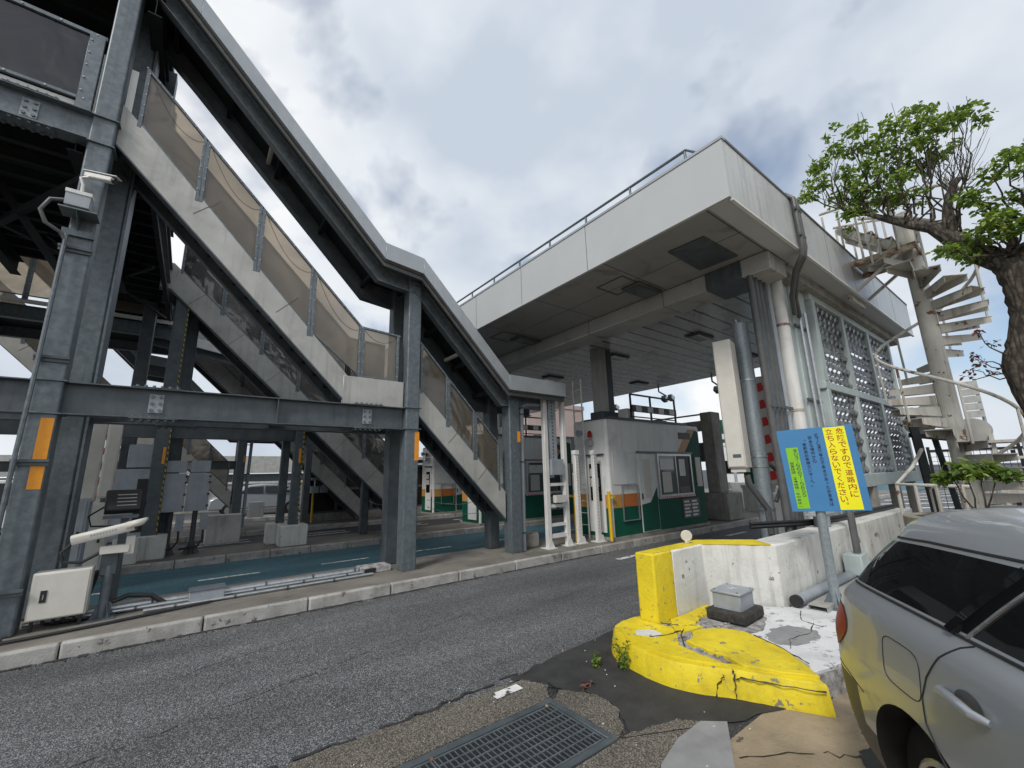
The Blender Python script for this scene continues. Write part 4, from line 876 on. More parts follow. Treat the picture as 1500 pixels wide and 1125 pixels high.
# ================================================================ TOLL BOOTHS
def booth(label):
    t = thing('toll_booth', label, 'toll booth', (9.8, 7.05, .148), 'toll booths on the islands')
    x0, x1, y0, y1, zb, zt = 7.76, 11.86, 6.56, 7.66, .15, 2.90
    bd = obj('body', MB().box(x0, x1, y0, y1, zb, zt), bwhite, t, bevel=.07, seg=4)
    e = .004
    b = MB(); b.prism([(x0+.06,zb+.02),(x1-.06,zb+.02),(x1-.06,zt-.18),(11.62,zt-.12),(10.62,1.75),(10.3,1.25),(9.55,.98),(9.3,.84),(x0+.06,.84)], 'y', y0-e, y0+.02)
    b.prism([(y0+.06,zb+.02),(y1-.06,zb+.02),(y1-.06,.84),(y0+.06,.84)], 'x', x0-e, x0+.02); obj('green_panel', b, green, bd)
    b = MB(); b.prism([(x0+.06,.842),(9.28,.842),(9.54,.982),(9.4,1.25),(9.2,1.14),(x0+.06,1.14)], 'y', y0-e, y0+.02); obj('tan_diagonal', MB().prism([(11.60,zt-.118),(11.25,zt-.118),(10.25,1.75),(10.60,1.75)], 'y', y0-e, y0+.02), borange, bd)
    obj('tan_band', b, borange, bd); b = MB(); b.prism([(y0+.06,.842),(y1-.06,.842),(y1-.06,1.14),(y0+.06,1.14)], 'x', x0-e, x0+.02); obj('tan_band', b, borange, bd)
    obj('orange_panel', MB().box(8.145, 8.695, y0-.018, y0-.006, .86, 1.13), M('orange panel', (.45,.13,.02), (.5,.15,.025), 5, .5), bd)
    b = MB(); b.box(7.95,11.6,6.5,6.53,2.905,2.95); obj('roof_slab', MB().box(8.0,11.4,6.62,7.55,2.90,2.97), greyt, bd)
    obj('vent_window', MB().box(10.75,11.35,y0-.012,y0-.002,2.50,2.68), black, bd, bevel=.02, seg=3)
    # access panel and lift-off frame on the side
    b = MB(); b.box(7.88,8.70,y0-.016,y0-.004,1.36,2.10); obj('hatch', b, bwhite, bd, bevel=.006)
    b = MB(); b.box(8.12,8.14,y0-.05,y0-.02,.55,1.32); b.box(8.70,8.72,y0-.05,y0-.02,.55,1.32); b.box(8.12,8.72,y0-.05,y0-.02,1.321,1.345); b.box(8.12,8.72,y0-.05,y0-.02,.53,.549); obj('bracket_frame', b, steelc, bd)
    d = obj('sliding_door', MB().box(8.82,9.52,y0-.03,y0-.006,.22,2.08), bwhite, bd, bevel=.005)
    obj('door_lower', MB().prism([(8.84,.24),(9.50,.24),(9.50,1.25),(9.2,.9),(8.84,.86)], 'y', y0-.034, y0-.031), green, d); obj('notice', MB().box(9.0,9.28,y0-.036,y0-.0315,1.0,1.95), cream, d)
    obj('handle', MB().box(8.87,8.90,y0-.05,y0-.031,.98,1.12), black, d)
    b = MB(); b.box(8.80,11.3,y0-.06,y0-.005,2.10,2.14); obj('door_rail', b, galv, bd)
    # window
    wf = MB(); wf.box(9.62,9.68,y0-.04,y0-.005,1.0,2.08); wf.box(11.16,11.22,y0-.04,y0-.005,1.0,2.08); wf.box(9.681,11.159,y0-.04,y0-.005,1.0,1.05); wf.box(9.681,11.159,y0-.04,y0-.005,2.03,2.08); wf.box(10.42,10.46,y0-.045,y0-.005,1.051,2.029)
    wn = obj('window', wf, steelc, bd)
    obj('pane', MB().box(9.682,10.418,y0-.02,y0-.012,1.052,2.028), wglass, wn); obj('opening', MB().box(10.462,11.158,y0-.01,y0-.006,1.052,2.028), black, wn)
    obj('interior_equipment', MB().box(10.62,10.9,y0-.02,y0-.011,1.5,1.95), bwhite, wn); obj('interior_equipment', MB().box(10.55,11.05,y0-.022,y0-.011,1.06,1.22), greyt, wn); obj('interior_equipment', MB().box(9.8,10.2,y0-.024,y0-.021,1.1,1.62), cream, wn); obj('interior_equipment', MB().box(9.75,10.35,y0-.024,y0-.021,1.68,1.95), bwhite, wn)
    b = MB()
    for zz in (.955, 2.085):
        for i in range(19):
            x = 9.62+.084*i; b.prism([(x,zz),(x+.042,zz),(x+.075,zz+.045),(x+.033,zz+.045)], 'y', y0-.043, y0-.041)
    obj('hazard_stripe', b, red, wn)
    b = MB(); b.box(9.6,11.24,y0-.040,y0-.005,.95,.999); b.box(9.6,11.24,y0-.040,y0-.005,2.081,2.13); obj('stripe_base', b, white, wn)
    mb_ = obj('fare_board', MB().box(10.62,11.42,y0-.02,y0-.005,.40,.90), greyt, bd)
    b = MB()
    for i in range(5):
        for j in range(2): b.box(10.68+.38*j, 10.92+.38*j+(.06 if i % 2 else 0), y0-.023, y0-.0205, .44+.09*i, .49+.09*i)
    obj('lettering', b, white, mb_)
    obj('side_sign', MB().box(11.45,11.7,y0-.03,y0-.006,1.2,2.0), cream, bd)
    # front face: door with window, lamp, camera
    xf = x0
    dd = obj('front_door', MB().box(xf-.03,xf-.005,6.72,7.22,.3,2.02), bwhite, bd, bevel=.006)
    obj('door_window', MB().box(xf-.036,xf-.031,6.80,7.14,1.0,1.85), dglass, dd, bevel=.002); b = MB(); b.box(xf-.04,xf-.037,6.86,7.12,1.32,1.52); b.box(xf-.04,xf-.037,6.9,7.12,1.56,1.74); obj('notice', b, cream, dd)
    obj('door_hood', MB().box(xf-.08,xf-.005,6.68,7.26,2.05,2.08), greyt, bd)
    b = MB(); b.box(xf-.10,xf-.005,6.93,7.05,2.42,2.55); sr = obj('siren', MB().disc((xf-.12,7.02,2.36),.08,(1,0,0),.14,16), steelc, bd); obj('beacon', MB().tube([(xf-.10,7.0,2.48),(xf-.10,7.0,2.60),(xf-.10,7.0,2.64)],[.055,.05,.02],14), redl, bd)
    obj('speaker', MB().tube([(xf-.02,7.3,2.62),(xf-.18,7.3,2.60)],[.03,.085],16), greyb, bd)
    # roof rail with black and white boards
    rr_ = MB(); 
    for x in (8.95, 9.8, 10.95): rr_.box(x-.02,x+.02,6.68,6.72,2.97,3.62)
    rr_.box(8.95,10.97,6.68,6.72,3.60,3.64); rr_.box(8.9,10.97,6.69,6.71,3.02,3.05)
    ro = obj('roof_rail', rr_, black, t)
    b = MB(); b.box(8.95,10.95,6.655,6.678,3.16,3.34); obj('board', b, black, ro); 
    for i in range(4): obj('white_block', MB().box(9.1+.5*i,9.34+.5*i,6.652,6.6545,3.18,3.32), white, ro)
    b = MB(); b.box(8.85,9.15,6.75,7.05,2.97,3.25); obj('roof_box', b, white, t, bevel=.01)
    obj('plinth', MB().box(x0-.02,x1+.02,y0-.02,y1+.02,.149,.21), conc, t)
    return t
b1 = booth('nearest toll booth, white over tan and green, open service window facing the near lane')
clone(b1, (-.5, 4.75, 0), 'second toll booth, seen behind the ladder frame on the next island'); clone(b1, (.35, 9.6, 0), 'farthest toll booth, only its green and orange corner showing beneath the stair')
for x, y, d, lab in ((7.62,7.3,0,'white cage ladder going up the front of the nearest booth'),):
    t = thing('ladder', lab, 'ladder', (x, y, .15)); b = MB()
    for k in (-.14, .14): b.tube([(x,y+k,.15),(x,y+k,3.95)], .018, 8)
    obj('rail', b, white, t); b = MB()
    for i in range(13): b.tube([(x,y-.14,.45+.27*i),(x,y+.14,.45+.27*i)], .011, 6)
    obj('rung', b, white, t)
# concrete portal past the booth
t = thing('concrete_portal', 'weathered grey portal frame beyond the nearest booth', 'portal frame', (13, 6.9, 0))
obj('post', MB().box(13.0,13.55,6.72,7.1,.95,3.45), conc, t, bevel=.02); obj('foot', MB().box(12.9,13.9,6.5,7.3,.15,.95), conc, t, bevel=.03); obj('post', MB().box(12.95,13.5,8.6,9.0,.15,3.4), conc, t, bevel=.02)
obj('beam', MB().box(13.05,13.5,7.1,8.6,2.9,3.2), conc, t); obj('rail', MB().tube([(13.2,7.0,3.42),(13.2,9.0,3.42)], .03, 6), steelc, t); b = MB(); b.box(13.1,13.3,7.15,8.55,1.9,2.5); obj('louvre', b, greyt, t)
# ---- white ladder-like sensor frame, light-curtain posts, yellow posts
t = thing('sensor_gantry', 'tall white ladder-like sensor frame beside the column with the drain pipe', 'sensor frame', (6.4, 6.85, .15))
for x in (6.08, 6.62):
    obj('upright', MB().box(x-.05,x+.05,6.80,6.90,.15,3.62), white, t, bevel=.006)
obj('perforated_strip', MB().box(6.20,6.42,6.84,6.90,1.9,3.72), greyb, t, bevel=.004); b = MB()
for i in range(22): b.box(6.29,6.315,6.835,6.8395,1.98+.075*i,2.01+.075*i)
obj('slot', b, black, t)
obj('rung', MB().box(6.13,6.57,6.82,6.88,.34,.42), white, t); 
for z in (.60,.98,1.42): obj('rung', MB().box(6.131,6.569,6.82,6.88,z-.03,z+.03), white, t)
obj('control_box', MB().box(6.22,6.5,6.72,6.82,1.05,1.2), cream, t); obj('control_box', MB().box(6.16,6.5,6.74,6.82,1.62,1.95), greyb, t)
b = MB(); 
for x in (6.08,6.62): b.box(x-.12,x+.12,6.72,6.98,.149,.165); b.prism([(x-.1,.166),(x+.1,.166),(x,.36)], 'y', 6.78, 6.79)
obj('base_plate', b, white, t)
for i, (x, y, lab) in enumerate(((6.98,6.85,'white perforated light-curtain post next to the ladder-like frame'),(7.44,6.72,'white perforated light-curtain post in front of the booth door'),(8.1,11.0,'white light-curtain post on the second island'))):
    t = thing('light_curtain_post', lab, 'sensor post', (x, y, .15), 'light curtain posts')
    obj('housing', MB().box(x-.055,x+.055,y-.045,y+.045,.16,2.05), white, t, bevel=.008); obj('cap', MB().box(x-.068,x+.068,y-.058,y+.058,2.051,2.15), bwhite, t, bevel=.006)
    b = MB()
    for k in range(24): b.box(x-.006,x+.006,y-.0475,y-.0455,.35+.07*k,.375+.07*k)
    obj('slot', b, greyt, t); b = MB(); b.box(x-.13,x+.13,y-.12,y+.12,.149,.162); b.prism([(x-.13,.163),(x+.13,.163),(x+.07,.3),(x-.07,.3)], 'y', y-.075, y-.066); obj('base_plate', b, white, t)
for i, (x, y, lab) in enumerate(((7.05,7.25,'yellow post just left of the booth ladder'),(7.0,6.95,'yellow post standing in front between white sensor posts'),(7.62,6.5,'yellow post at the corner of the nearest booth'),(4.1,12.4,'orange yellow chain post on the left under the stair'),(5.0,12.3,'yellow chain post right of the orange one under the stair'),(3.7,16.9,'small yellow post by the dark panelled partition'))):
    t = thing('yellow_post', lab, 'post', (x, y, .15), 'yellow guard posts')
    z1 = 1.2 if i > 2 else 1.22
    obj('post', MB().tube([(x,y,.15),(x,y,z1)], .038, 12), yellow, t); obj('base_plate', MB().disc((x,y,.156), .09, (0,0,1), .012, 12), greyt, t)
    if i in (0, 2): obj('bracket', MB().bar((x,y,z1-.08),(x+.16,y-.02,z1-.1),.05,.05), yellow, t)
def chain(p0, p1, sag, lab):
    b = MB(); p0, p1 = Vector(p0), Vector(p1); n = int((p1-p0).length/.045); P = []
    for i in range(n+1): t = i/n; P.append(p0.lerp(p1, t)-Vector((0,0,sag*4*t*(1-t))))
    for i in range(n):
        a, c = P[i], P[i+1]; b.bar(a, c, .022 if i % 2 else .008, .008 if i % 2 else .022)
    tag(obj('chain', b, steelc), lab, 'chain')
chain((4.1,12.4,1.1),(5.0,12.3,1.1),.2,'slack white chain between the two yellow posts under the stair'); chain((5.6,11.5,1.0),(7.9,11.3,1.15),.25,'long chain hanging behind the column with the drain pipe')
chain((5.6,11.5,.8),(7.9,11.3,.65),.2,'lower chain hanging behind the column with the drain pipe')
t = thing('bollard_block', 'small rusty topped concrete block on the kerb beside the drain pipe', 'concrete block', (5.95, 7.3, .15)); obj('block', MB().box(5.8,6.08,7.15,7.45,.15,.42), conc, t, bevel=.02); obj('cap', MB().box(5.82,6.06,7.17,7.43,.421,.44), rust, t)
# ================================================================ NEAR ISLAND EQUIPMENT
# big camera on post
t = thing('camera_post', 'large cream bullet camera on a grey bracket post at the kerb', 'camera', (-.62, 7.1, .15))
obj('post', MB().tube([(-.62,7.1,.15),(-.62,7.1,.72)], .045, 14), galv, t); obj('upper_post', MB().box(-.70,-.55,7.06,7.2,.62,.86), galv2, t, bevel=.006)
b = MB(); b.box(-.74,-.50,6.98,7.22,.149,.162)
for a in (35,125,215,305):
    Mq = Matrix.Translation((-.62,7.1,.162)) @ Matrix.Rotation(R(a),4,'Z'); p = [Mq @ Vector(q) for q in ((.045,-.004,0),(.12,-.004,0),(.045,-.004,.16),(.045,.004,0),(.12,.004,0),(.045,.004,.16))]
    b.add(p, [(0,1,2),(5,4,3),(0,3,4,1),(1,4,5,2),(2,5,3,0)])
obj('base_plate', b, galv, t)
obj('mount', MB().box(-.72,-.46,7.0,7.12,.86,.95), cream, t, bevel=.006); obj('neck', MB().box(-.50,-.42,7.02,7.10,.84,1.04), cream, t)
Mc = Matrix.Translation((-.70,7.0,1.10)) @ Matrix.Rotation(R(-4),4,'Z') @ Matrix.Rotation(R(-13),4,'Y')
ch = MB(); sec = [(-.055,-.05),(.055,-.05),(.072,-.01),(.072,.035),(.045,.06),(-.045,.06),(-.072,.035),(-.072,-.01)]
v = [Mc @ Vector((x, y, z)) for x in (-.27, .27) for y, z in sec]; n = 8
ch.add(v, [tuple(range(n))[::-1], tuple(range(n, 2*n))]+[(i, (i+1) % n, n+(i+1) % n, n+i) for i in range(n)])
hs = obj('camera_housing', ch, cream, t, bevel=.006)
hd = MB(); v = [Mc @ Vector((x+(.0 if z > 0 else -.05)*(x > .2), y*1.08, z*1.08)) for x in (.2, .39) for y, z in sec[2:]]; n = 6
hd.add(v, [(i, i+1, n+i+1, n+i) for i in range(n-1)]); so = obj('sun_hood', hd, cream, t); sm_ = so.modifiers.new('thick', 'SOLIDIFY'); sm_.thickness = .005
obj('lens', MB().xbox(Mc @ Matrix.Translation((.273,0,0)), .008,.10,.08), dglass, hs)
b = MB()
for i in range(9): b.xbox(Mc @ Matrix.Translation((-.10+.026*i,-.0725,.008)), .017,.002,.022)
obj('lettering', b, greyb, hs)
obj('cable', MB().tube([(-.95,7.0,1.02),(-1.03,6.98,.92),(-1.0,6.97,.82),(-.85,6.98,.80),(-.72,7.02,.88),(-.66,7.04,.95)], .018, 8), black, t)
obj('cable', MB().tube([(-.72,7.2,.66),(-.76,7.22,.5),(-.78,7.2,.35),(-.9,7.15,.22)], .03, 8), black, t)
# floodlight behind
t = thing('floodlight', 'black square floodlight on a post just above the cream camera', 'floodlight', (-.62, 8.0, .15))
obj('post', MB().box(-.66,-.58,7.98,8.06,.15,1.22), galv2, t); obj('bracket', MB().box(-.84,-.48,7.93,8.05,1.20,1.24), galv, t)
Mf = Matrix.Translation((-.66,7.95,1.42)) @ Matrix.Rotation(R(10),4,'Z') @ Matrix.Rotation(R(-25),4,'X')
obj('lamp_body', MB().xbox(Mf, .36,.12,.30), black, t, bevel=.01); obj('reflector_glass', MB().xbox(Mf @ Matrix.Translation((0,-.062,0)), .31,.006,.25), glassm('floodlight glass', (.05,.05,.045), .15), t)
b = MB()
for k in range(4): b.xbox(Mf @ Matrix.Translation((.03,-.067,-.08+.05*k)), .2,.004,.012)
obj('louvre', b, clad, t); obj('cable', MB().tube([(-.84,7.95,1.36),(-.98,7.95,1.25),(-.94,7.95,1.12),(-.62,7.97,1.10)], .012, 6), black, t)
# white electrical box
t = thing('electrical_box', 'cream electrical box with a small black latch near the big post', 'electrical box', (-.98, 7.0, .15))
ob_ = obj('box_body', MB().box(-1.20,-.74,6.92,7.12,.26,.74), cream, t, bevel=.012, seg=2); obj('door', MB().box(-1.185,-.755,6.905,6.9195,.275,.725), cream, ob_, bevel=.004)
obj('latch', MB().box(-1.115,-1.065,6.898,6.9045,.44,.56), black, ob_); obj('latch_key', MB().box(-1.094,-1.086,6.894,6.8975,.47,.52), steelc, ob_)
b = MB(); b.box(-1.17,-1.14,6.98,7.01,.15,.26); b.box(-.80,-.77,6.98,7.01,.15,.26); obj('leg', b, black, t)
for k in range(4): obj('cable', MB().tube([(-1.08+.08*k,7.03,.27),(-1.08+.08*k,7.04,.2),(-1.0+.1*k,7.12,.17),(-.7+.1*k,7.2,.17)], .017, 7), black, t)
# conduits along the island
for (y, z, r_, x0, x1, mt, lab) in ((7.30,.20,.042,-1.1,2.35,steelc,'thickest bright conduit along the near island'),(7.18,.185,.024,-1.25,2.4,steelc,'slim conduit next to the thickest one'),(7.0,.178,.02,-.25,2.5,steelc,'thin bright conduit nearest the kerb'),(7.42,.19,.03,-1.2,2.3,galv2,'dull conduit at the back of the pipe run')):
    t = thing('ground_conduit', lab, 'conduit', ((x0+x1)/2, y, .15), 'conduits lying along the near island'); obj('tube', MB().tube([(x0,y,z),(x1,y+.02,z)], r_, 10), mt, t); 
    x = x0+.3
    while x < x1: obj('clip', MB().tube([(x-.012,y,z),(x+.012,y,z)], r_+.006, 10), galv2, t); x += .62
tag(obj('cable', MB().tube([(-1.3,6.62,.17),(-1.1,6.64,.168),(-.6,6.72,.168),(-.05,6.85,.168),(.4,6.95,.17)], .016, 7), black), 'black cable lying on the kerb side below the cream box', 'cable')
tag(obj('cable', MB().tube([(-.55,7.15,.3),(-.42,7.2,.34),(-.2,7.22,.30),(-.05,7.22,.18)], .028, 8), black), 'black hose arching from the camera post to the conduits', 'cable')
t = thing('pull_box', 'grey pull box in the conduit run on the near island', 'junction box', (.36, 7.1, .15)); obj('box_body', MB().box(.18,.55,7.02,7.28,.16,.30), greyb, t, bevel=.005); obj('lid', MB().box(.17,.56,7.01,7.29,.301,.312), galv, t)
t = thing('duct_cover', 'low rusty brown duct box where the near conduits end by the middle column', 'duct box', (2.55, 7.3, .15)); obj('cover', MB().box(2.38,2.86,7.18,7.50,.15,.24), rubble, t, bevel=.006); obj('opening', MB().box(2.42,2.6,7.172,7.1795,.165,.225), black, t)
# grey enclosures behind the big post
def cabinet(name, label, x0, x1, y0, y1, z0, z1, mat, door=True, cat='cabinet'):
    t = thing(name, label, cat, ((x0+x1)/2, (y0+y1)/2, z0)); bd = obj('body', MB().box(x0,x1,y0,y1,z0,z1), mat, t, bevel=.01, seg=2)
    if door:
        obj('door', MB().box(x0+.03,x1-.03,y0-.012,y0-.001,z0+.04,z1-.04), mat, bd, bevel=.004); obj('handle', MB().box(x1-.09,x1-.06,y0-.03,y0-.0125,(z0+z1)/2-.06,(z0+z1)/2+.06), black, bd)
    return t
cabinet('cabinet', 'narrow pale grey upright cabinet right of the big left post', -1.42, -1.17, 9.4, 9.7, .35, 1.45, greyb)
cabinet('cabinet', 'cream cabinet with lock lever behind the big camera', -1.3, -1.02, 10.3, 10.7, .15, 1.35, cream)
t = cabinet('ticket_machine', 'large grey ticket cabinet with dark door gap and round vent', -1.28, -.55, 11.65, 12.3, .55, 1.95, greyb)
b = MB(); b.box(-.80,-.60,11.632,11.649,.7,1.75); obj('dark_opening', b, black, t); obj('head_unit', MB().box(-1.02,-.40,11.7,12.2,1.98,2.45), greyb, t, bevel=.01); obj('round_vent', MB().disc((-.52,11.695,2.22), .12, (0,1,0), .01, 20), galv2, t)
cabinet('concrete_block', 'white painted concrete footing block under the taped post', -1.0, -.62, 11.25, 11.5, .15, .62, concw, False, 'block')
for i, x in enumerate((-.30, .12)):
    t = thing('sensor_box', ['left one of two tall grey boxes on short posts behind the camera','right one of two tall grey boxes on short posts behind the camera'][i], 'sensor box', (x+.1, 11.9, .15), 'paired grey boxes on posts')
    obj('post', MB().tube([(x+.1,11.9,.15),(x+.1,11.9,1.05)], .05, 10), galv2, t); obj('box_body', MB().box(x-.10,x+.30,11.7,12.1,1.05,1.85), greyb, t, bevel=.008); obj('top_box', MB().box(x-.08,x+.28,11.72,12.08,1.87,2.12), greyb, t, bevel=.008)
    b = MB()
    for z in (1.15,1.4,1.65,1.78): b.box(x+.27,x+.31,11.68,11.7,z-.02,z+.02)
    obj('hinge', b, black, t); obj('small_box', MB().box(x+.20,x+.34,11.7,11.85,.65,.98), greyb, t, bevel=.004); obj('cable', MB().tube([(x+.27,11.75,.65),(x+.28,11.72,.45),(x+.2,11.7,.32),(x,11.7,.3),(x-.1,11.75,.28)], .02, 7), black, t)
    b = MB(); b.disc((x+.1,11.9,.156), .1, (0,0,1), .014, 12); b.prism([(x-.06,.16),(x+.26,.16),(x+.1,.5)], 'y', 11.895, 11.905); obj('base_plate', b, galv2, t)
cabinet('concrete_block', 'long low white barrier block beside the boxes on posts', .55, 1.35, 14.5, 15.0, .0, .75, concw, False, 'block')
cabinet('switch_box', 'small white box by the foot of the far drain pipe', 1.75, 2.2, 17.0, 17.3, .45, .95, white, False, 'box')
# raised barrier arms at left
for i, (x, y, z0, z1, w_) in enumerate(((-1.23,9.5,1.38,2.72,.17),(-1.13,10.4,1.42,2.78,.16))):
    t = thing('barrier_arm', ['nearer padded cream barrier arm with red edges right of the big post','farther padded cream barrier arm partly behind the ticket cabinet'][i], 'barrier arm', (x, y, z0), 'raised barrier arms behind the big post')
    Mb = Matrix.Translation((x, y, (z0+z1)/2)) @ Matrix.Rotation(R(8),4,'Z'); obj('padded_arm', MB().xbox(Mb, .20,.11,z1-z0), cream, t, bevel=.04, seg=3); b = MB()
    for k in range(6): b.xbox(Mb @ Matrix.Translation((.101,0,-.62+.25*k)), .004,.06,.11); b.xbox(Mb @ Matrix.Translation((-.101,0,-.62+.25*k)), .004,.06,.11)
    obj('red_block', b, red, t); obj('post', MB().tube([(x,y+.1,.15),(x,y+.1,z0+.3)], .06, 10), galv2, t)
# camera on the big post
t = thing('camera', 'small silver camera on a junction box clamped high on the big left post', 'camera', (-1.38, 6.75, 4.8))
Mk = Matrix.Translation((-1.27,6.68,5.38)) @ Matrix.Rotation(R(-25),4,'Z') @ Matrix.Rotation(R(8),4,'Y')
obj('housing', MB().xbox(Mk, .30,.075,.07), white, t, bevel=.015, seg=2); obj('sunshield', MB().xbox(Mk @ Matrix.Translation((.02,0,.045)), .36,.10,.008), white, t); obj('lens', MB().disc(Mk @ Vector((.16,0,0)), .034, Mk.to_3x3() @ Vector((1,0,0)), .03, 14), black, t)
obj('arm', MB().tube([(-1.40,6.72,5.12),(-1.40,6.70,5.24),(-1.43,6.70,5.32),(-1.36,6.69,5.36)], .018, 8), white, t); obj('junction_box', MB().box(-1.52,-1.30,6.66,6.80,4.92,5.12), greyb, t, bevel=.005); obj('box_lid', MB().box(-1.525,-1.295,6.652,6.808,5.08,5.125), white, t)
b = MB(); b.prism([(-1.53,4.70),(-1.24,4.70),(-1.24,4.62),(-1.53,4.62)], 'y', 6.84, 6.88); b.box(-1.55,-1.22,6.62,6.88,4.86,4.875); b.prism([(6.62,4.86),(6.88,4.86),(6.88,4.65)], 'x', -1.40, -1.392); obj('bracket', b, galv, t)
obj('flex_conduit', MB().tube([(-1.52,6.73,5.0),(-1.64,6.72,4.96),(-1.70,6.72,4.80),(-1.64,6.74,4.66),(-1.52,6.78,4.6),(-1.47,6.8,4.52),(-1.47,6.8,4.44)], .022, 8), greyt, t)
# ================================================================ PARTITION, CARS AND BARRIERS FAR LEFT
t = thing('glazed_partition', 'low grey frame partition with six dark panes beyond the blue lane', 'partition', (5.4, 17.3, .15))
obj('dark_pane', MB().box(3.5,8.2,17.3,17.32,.45,2.15), glassm('very dark brown pane', (.018,.012,.009), .25), t)
b = MB()
for x in (3.45,4.62,5.7,5.95,7.1,8.2): b.box(x-.05,x+.05,17.22,17.3,.2,2.2)
for z in (.45,1.28,2.12): b.box(3.5,8.2,17.24,17.29,z-.04,z+.04)
b.box(3.3,8.3,17.2,17.34,2.24,2.38); obj('frame', b, galv2, t); obj('footing', MB().box(3.4,8.3,17.2,17.5,.15,.42), conc, t)
for i, (x, y) in enumerate(((3.62,16.6),(3.92,16.6))):
    t2 = thing('camera', ['left small camera of the pair in front of the dark panes','right small silver camera of the pair in front of the dark panes'][i], 'camera', (x, y, 1.2), 'pair of cameras on the partition')
    obj('housing', MB().box(x-.08,x+.34,y-.05,y+.05,1.66-.04*(1-i),1.75-.04*(1-i)), white if i else greyb, t2, bevel=.01); obj('stem', MB().tube([(x+.05,y,1.42),(x+.05,y,1.66)], .025, 8), white, t2); obj('box', MB().box(x-.08,x+.18,y-.08,y+.08,1.18,1.42), greyb, t2)
def simple_car(name, label, x, y, rz, mat, L=4.4, H=1.5):
    t = thing(name, label, 'car', (0, 0, 0), 'cars in the far lanes')
    prof = [(0,.35),(0.05,.8),(.25,.92),(.95,1.0),(1.55,H-.06),(2.2,H),(3.3,H-.02),(4.0,1.02),(L-.1,.95),(L,.6),(L-.02,.35)]
    b = MB(); v = []; ws = (.0,.12,.22)
    n = len(prof)
    for yy, ins in ((0,.0),(1.7,.0)): pass
    vs = []
    for side in (0, 1):
        for (px, pz) in prof:
            ins = .0 if pz < 1.03 else .24*(pz-1.0)/.5; vs.append((px, ins if side == 0 else 1.72-ins, pz))
    fs = [tuple(range(n)), tuple(range(n, 2*n))]+[(i, (i+1) % n, n+(i+1) % n, n+i) for i in range(n)]
    b.add(vs, fs); bd = obj('body', b, mat, t, bevel=.05, seg=2)
    g = MB(); 
    for s in (0, 1):
        yy = lambda z: (-.006+.24*(z-1.0)/.5) if s == 0 else (1.726-.24*(z-1.0)/.5)
        for q in ([(1.15,1.06),(1.62,H-.14),(2.2,H-.11),(2.2,1.06)], [(2.28,1.06),(2.28,H-.11),(3.2,H-.13),(3.72,1.08)]): g.add([(px, yy(pz), pz) for px, pz in q], [(0,1,2,3)])
    obj('side_window', g, dglass, bd)
    for cx in (.85, 3.5):
        for cy in (.06, 1.66): wh = obj('wheel', MB().disc((cx,cy,.32), .32, (0,1,0), .2, 20), black, t); obj('rim', MB().disc((cx,cy+(-.102 if cy < 1 else .102),.32), .2, (0,1,0), .01, 14), steelc, wh)
    t.location = (x, y, 0); t.rotation_euler = (0, 0, rz); return t
simple_car('parked_car', 'silver car seen between the stair posts beyond the second island', .9, 24.6, 0, carp); simple_car('parked_car', 'white van-like car at the far left edge behind the big post', -7.5, 21.0, 0, bwhite, 4.6, 1.9)
simple_car('parked_car', 'dark silver car half hidden left of the dark panelled partition', 5.9, 24.3, 0, carp)
def wallblk(label, x0, x1, y0, y1, z0, z1, mat, name='concrete_barrier', cat='barrier wall', h=1): t = thing(name, label, cat, ((x0+x1)/2,(y0+y1)/2,z0)); obj('wall', MB().box(x0,x1,y0,y1,z0,z1), mat, t); obj('cap', MB().box(x0,x1,y0-.05,y1+.05,z1+.001,z1+.12), concw, t); return t
wallblk('long pale concrete barrier wall behind the far cars', -30, 40, 30, 30.4, 0, 1.5, conc)
t = thing('viaduct', 'pale horizontal viaduct running across the far left horizon', 'viaduct', (0, 60, 0)); obj('parapet', MB().box(-160,60,60,60.6,2.6,4.6), clad, t); obj('girder', MB().box(-160,60,61,66,1.4,2.5), galv2, t); b = MB()
for i in range(12): b.box(-150+18*i,-148+18*i,61.5,65,0,1.4)
obj('pier', b, conc, t)
# slender lamp mast far left
t = thing('lamp_mast', 'tall pale blue grey mast against the sky at far left', 'mast', (-14, 48, 0)); obj('mast', MB().tube([(-13.4,48,0),(-13.4,48,13.5)], .28, 10), greyb, t); obj('head', MB().box(-14.2,-12.6,47.6,48.4,13.5,13.8), greyb, t)
# background buildings
def tower(label, x, y, w_, d_, h, mat, fl=3.2, grp='distant buildings'):
    t = thing('building', label, 'building', (x, y, 0), grp); bd = obj('wall', MB().box(x-w_/2,x+w_/2,y-d_/2,y+d_/2,0,h), mat, t); b = MB(); n = int(h/fl)
    for i in range(n):
        z = 1.1+fl*i
        k = max(2, int(w_/3.2))
        for j in range(k): xx = x-w_/2+w_*(j+.5)/k; b.box(xx-w_/k*.33, xx+w_/k*.33, y-d_/2-.06, y-d_/2-.01, z, z+fl*.5); obj('window', b, dglass, bd); b = MB()
        k = max(2, int(d_/3.2))
        for j in range(k): yy = y-d_/2+d_*(j+.5)/k; b.box(x-w_/2-.06, x-w_/2-.01, yy-d_/k*.33, yy+d_/k*.33, z, z+fl*.5); obj('window', b, dglass, bd); b = MB()
    obj('parapet', MB().box(x-w_/2-.1,x+w_/2+.1,y-d_/2-.1,y+d_/2+.1,h,h+.5), mat, bd); return t
tower('pinkish stepped building behind the ladder frame and booth ladder', 34, 40, 9, 8, 9.2, pink); tower('pale apartment building right of the thick pole in the distance', 150, 58, 14, 12, 13, clad)
tower('grey distant building behind the padded barrier arm', 120, 34, 12, 9, 9, greyb); tower('white low building beyond the portal frame', 60, 24, 10, 8, 4.6, bwhite)

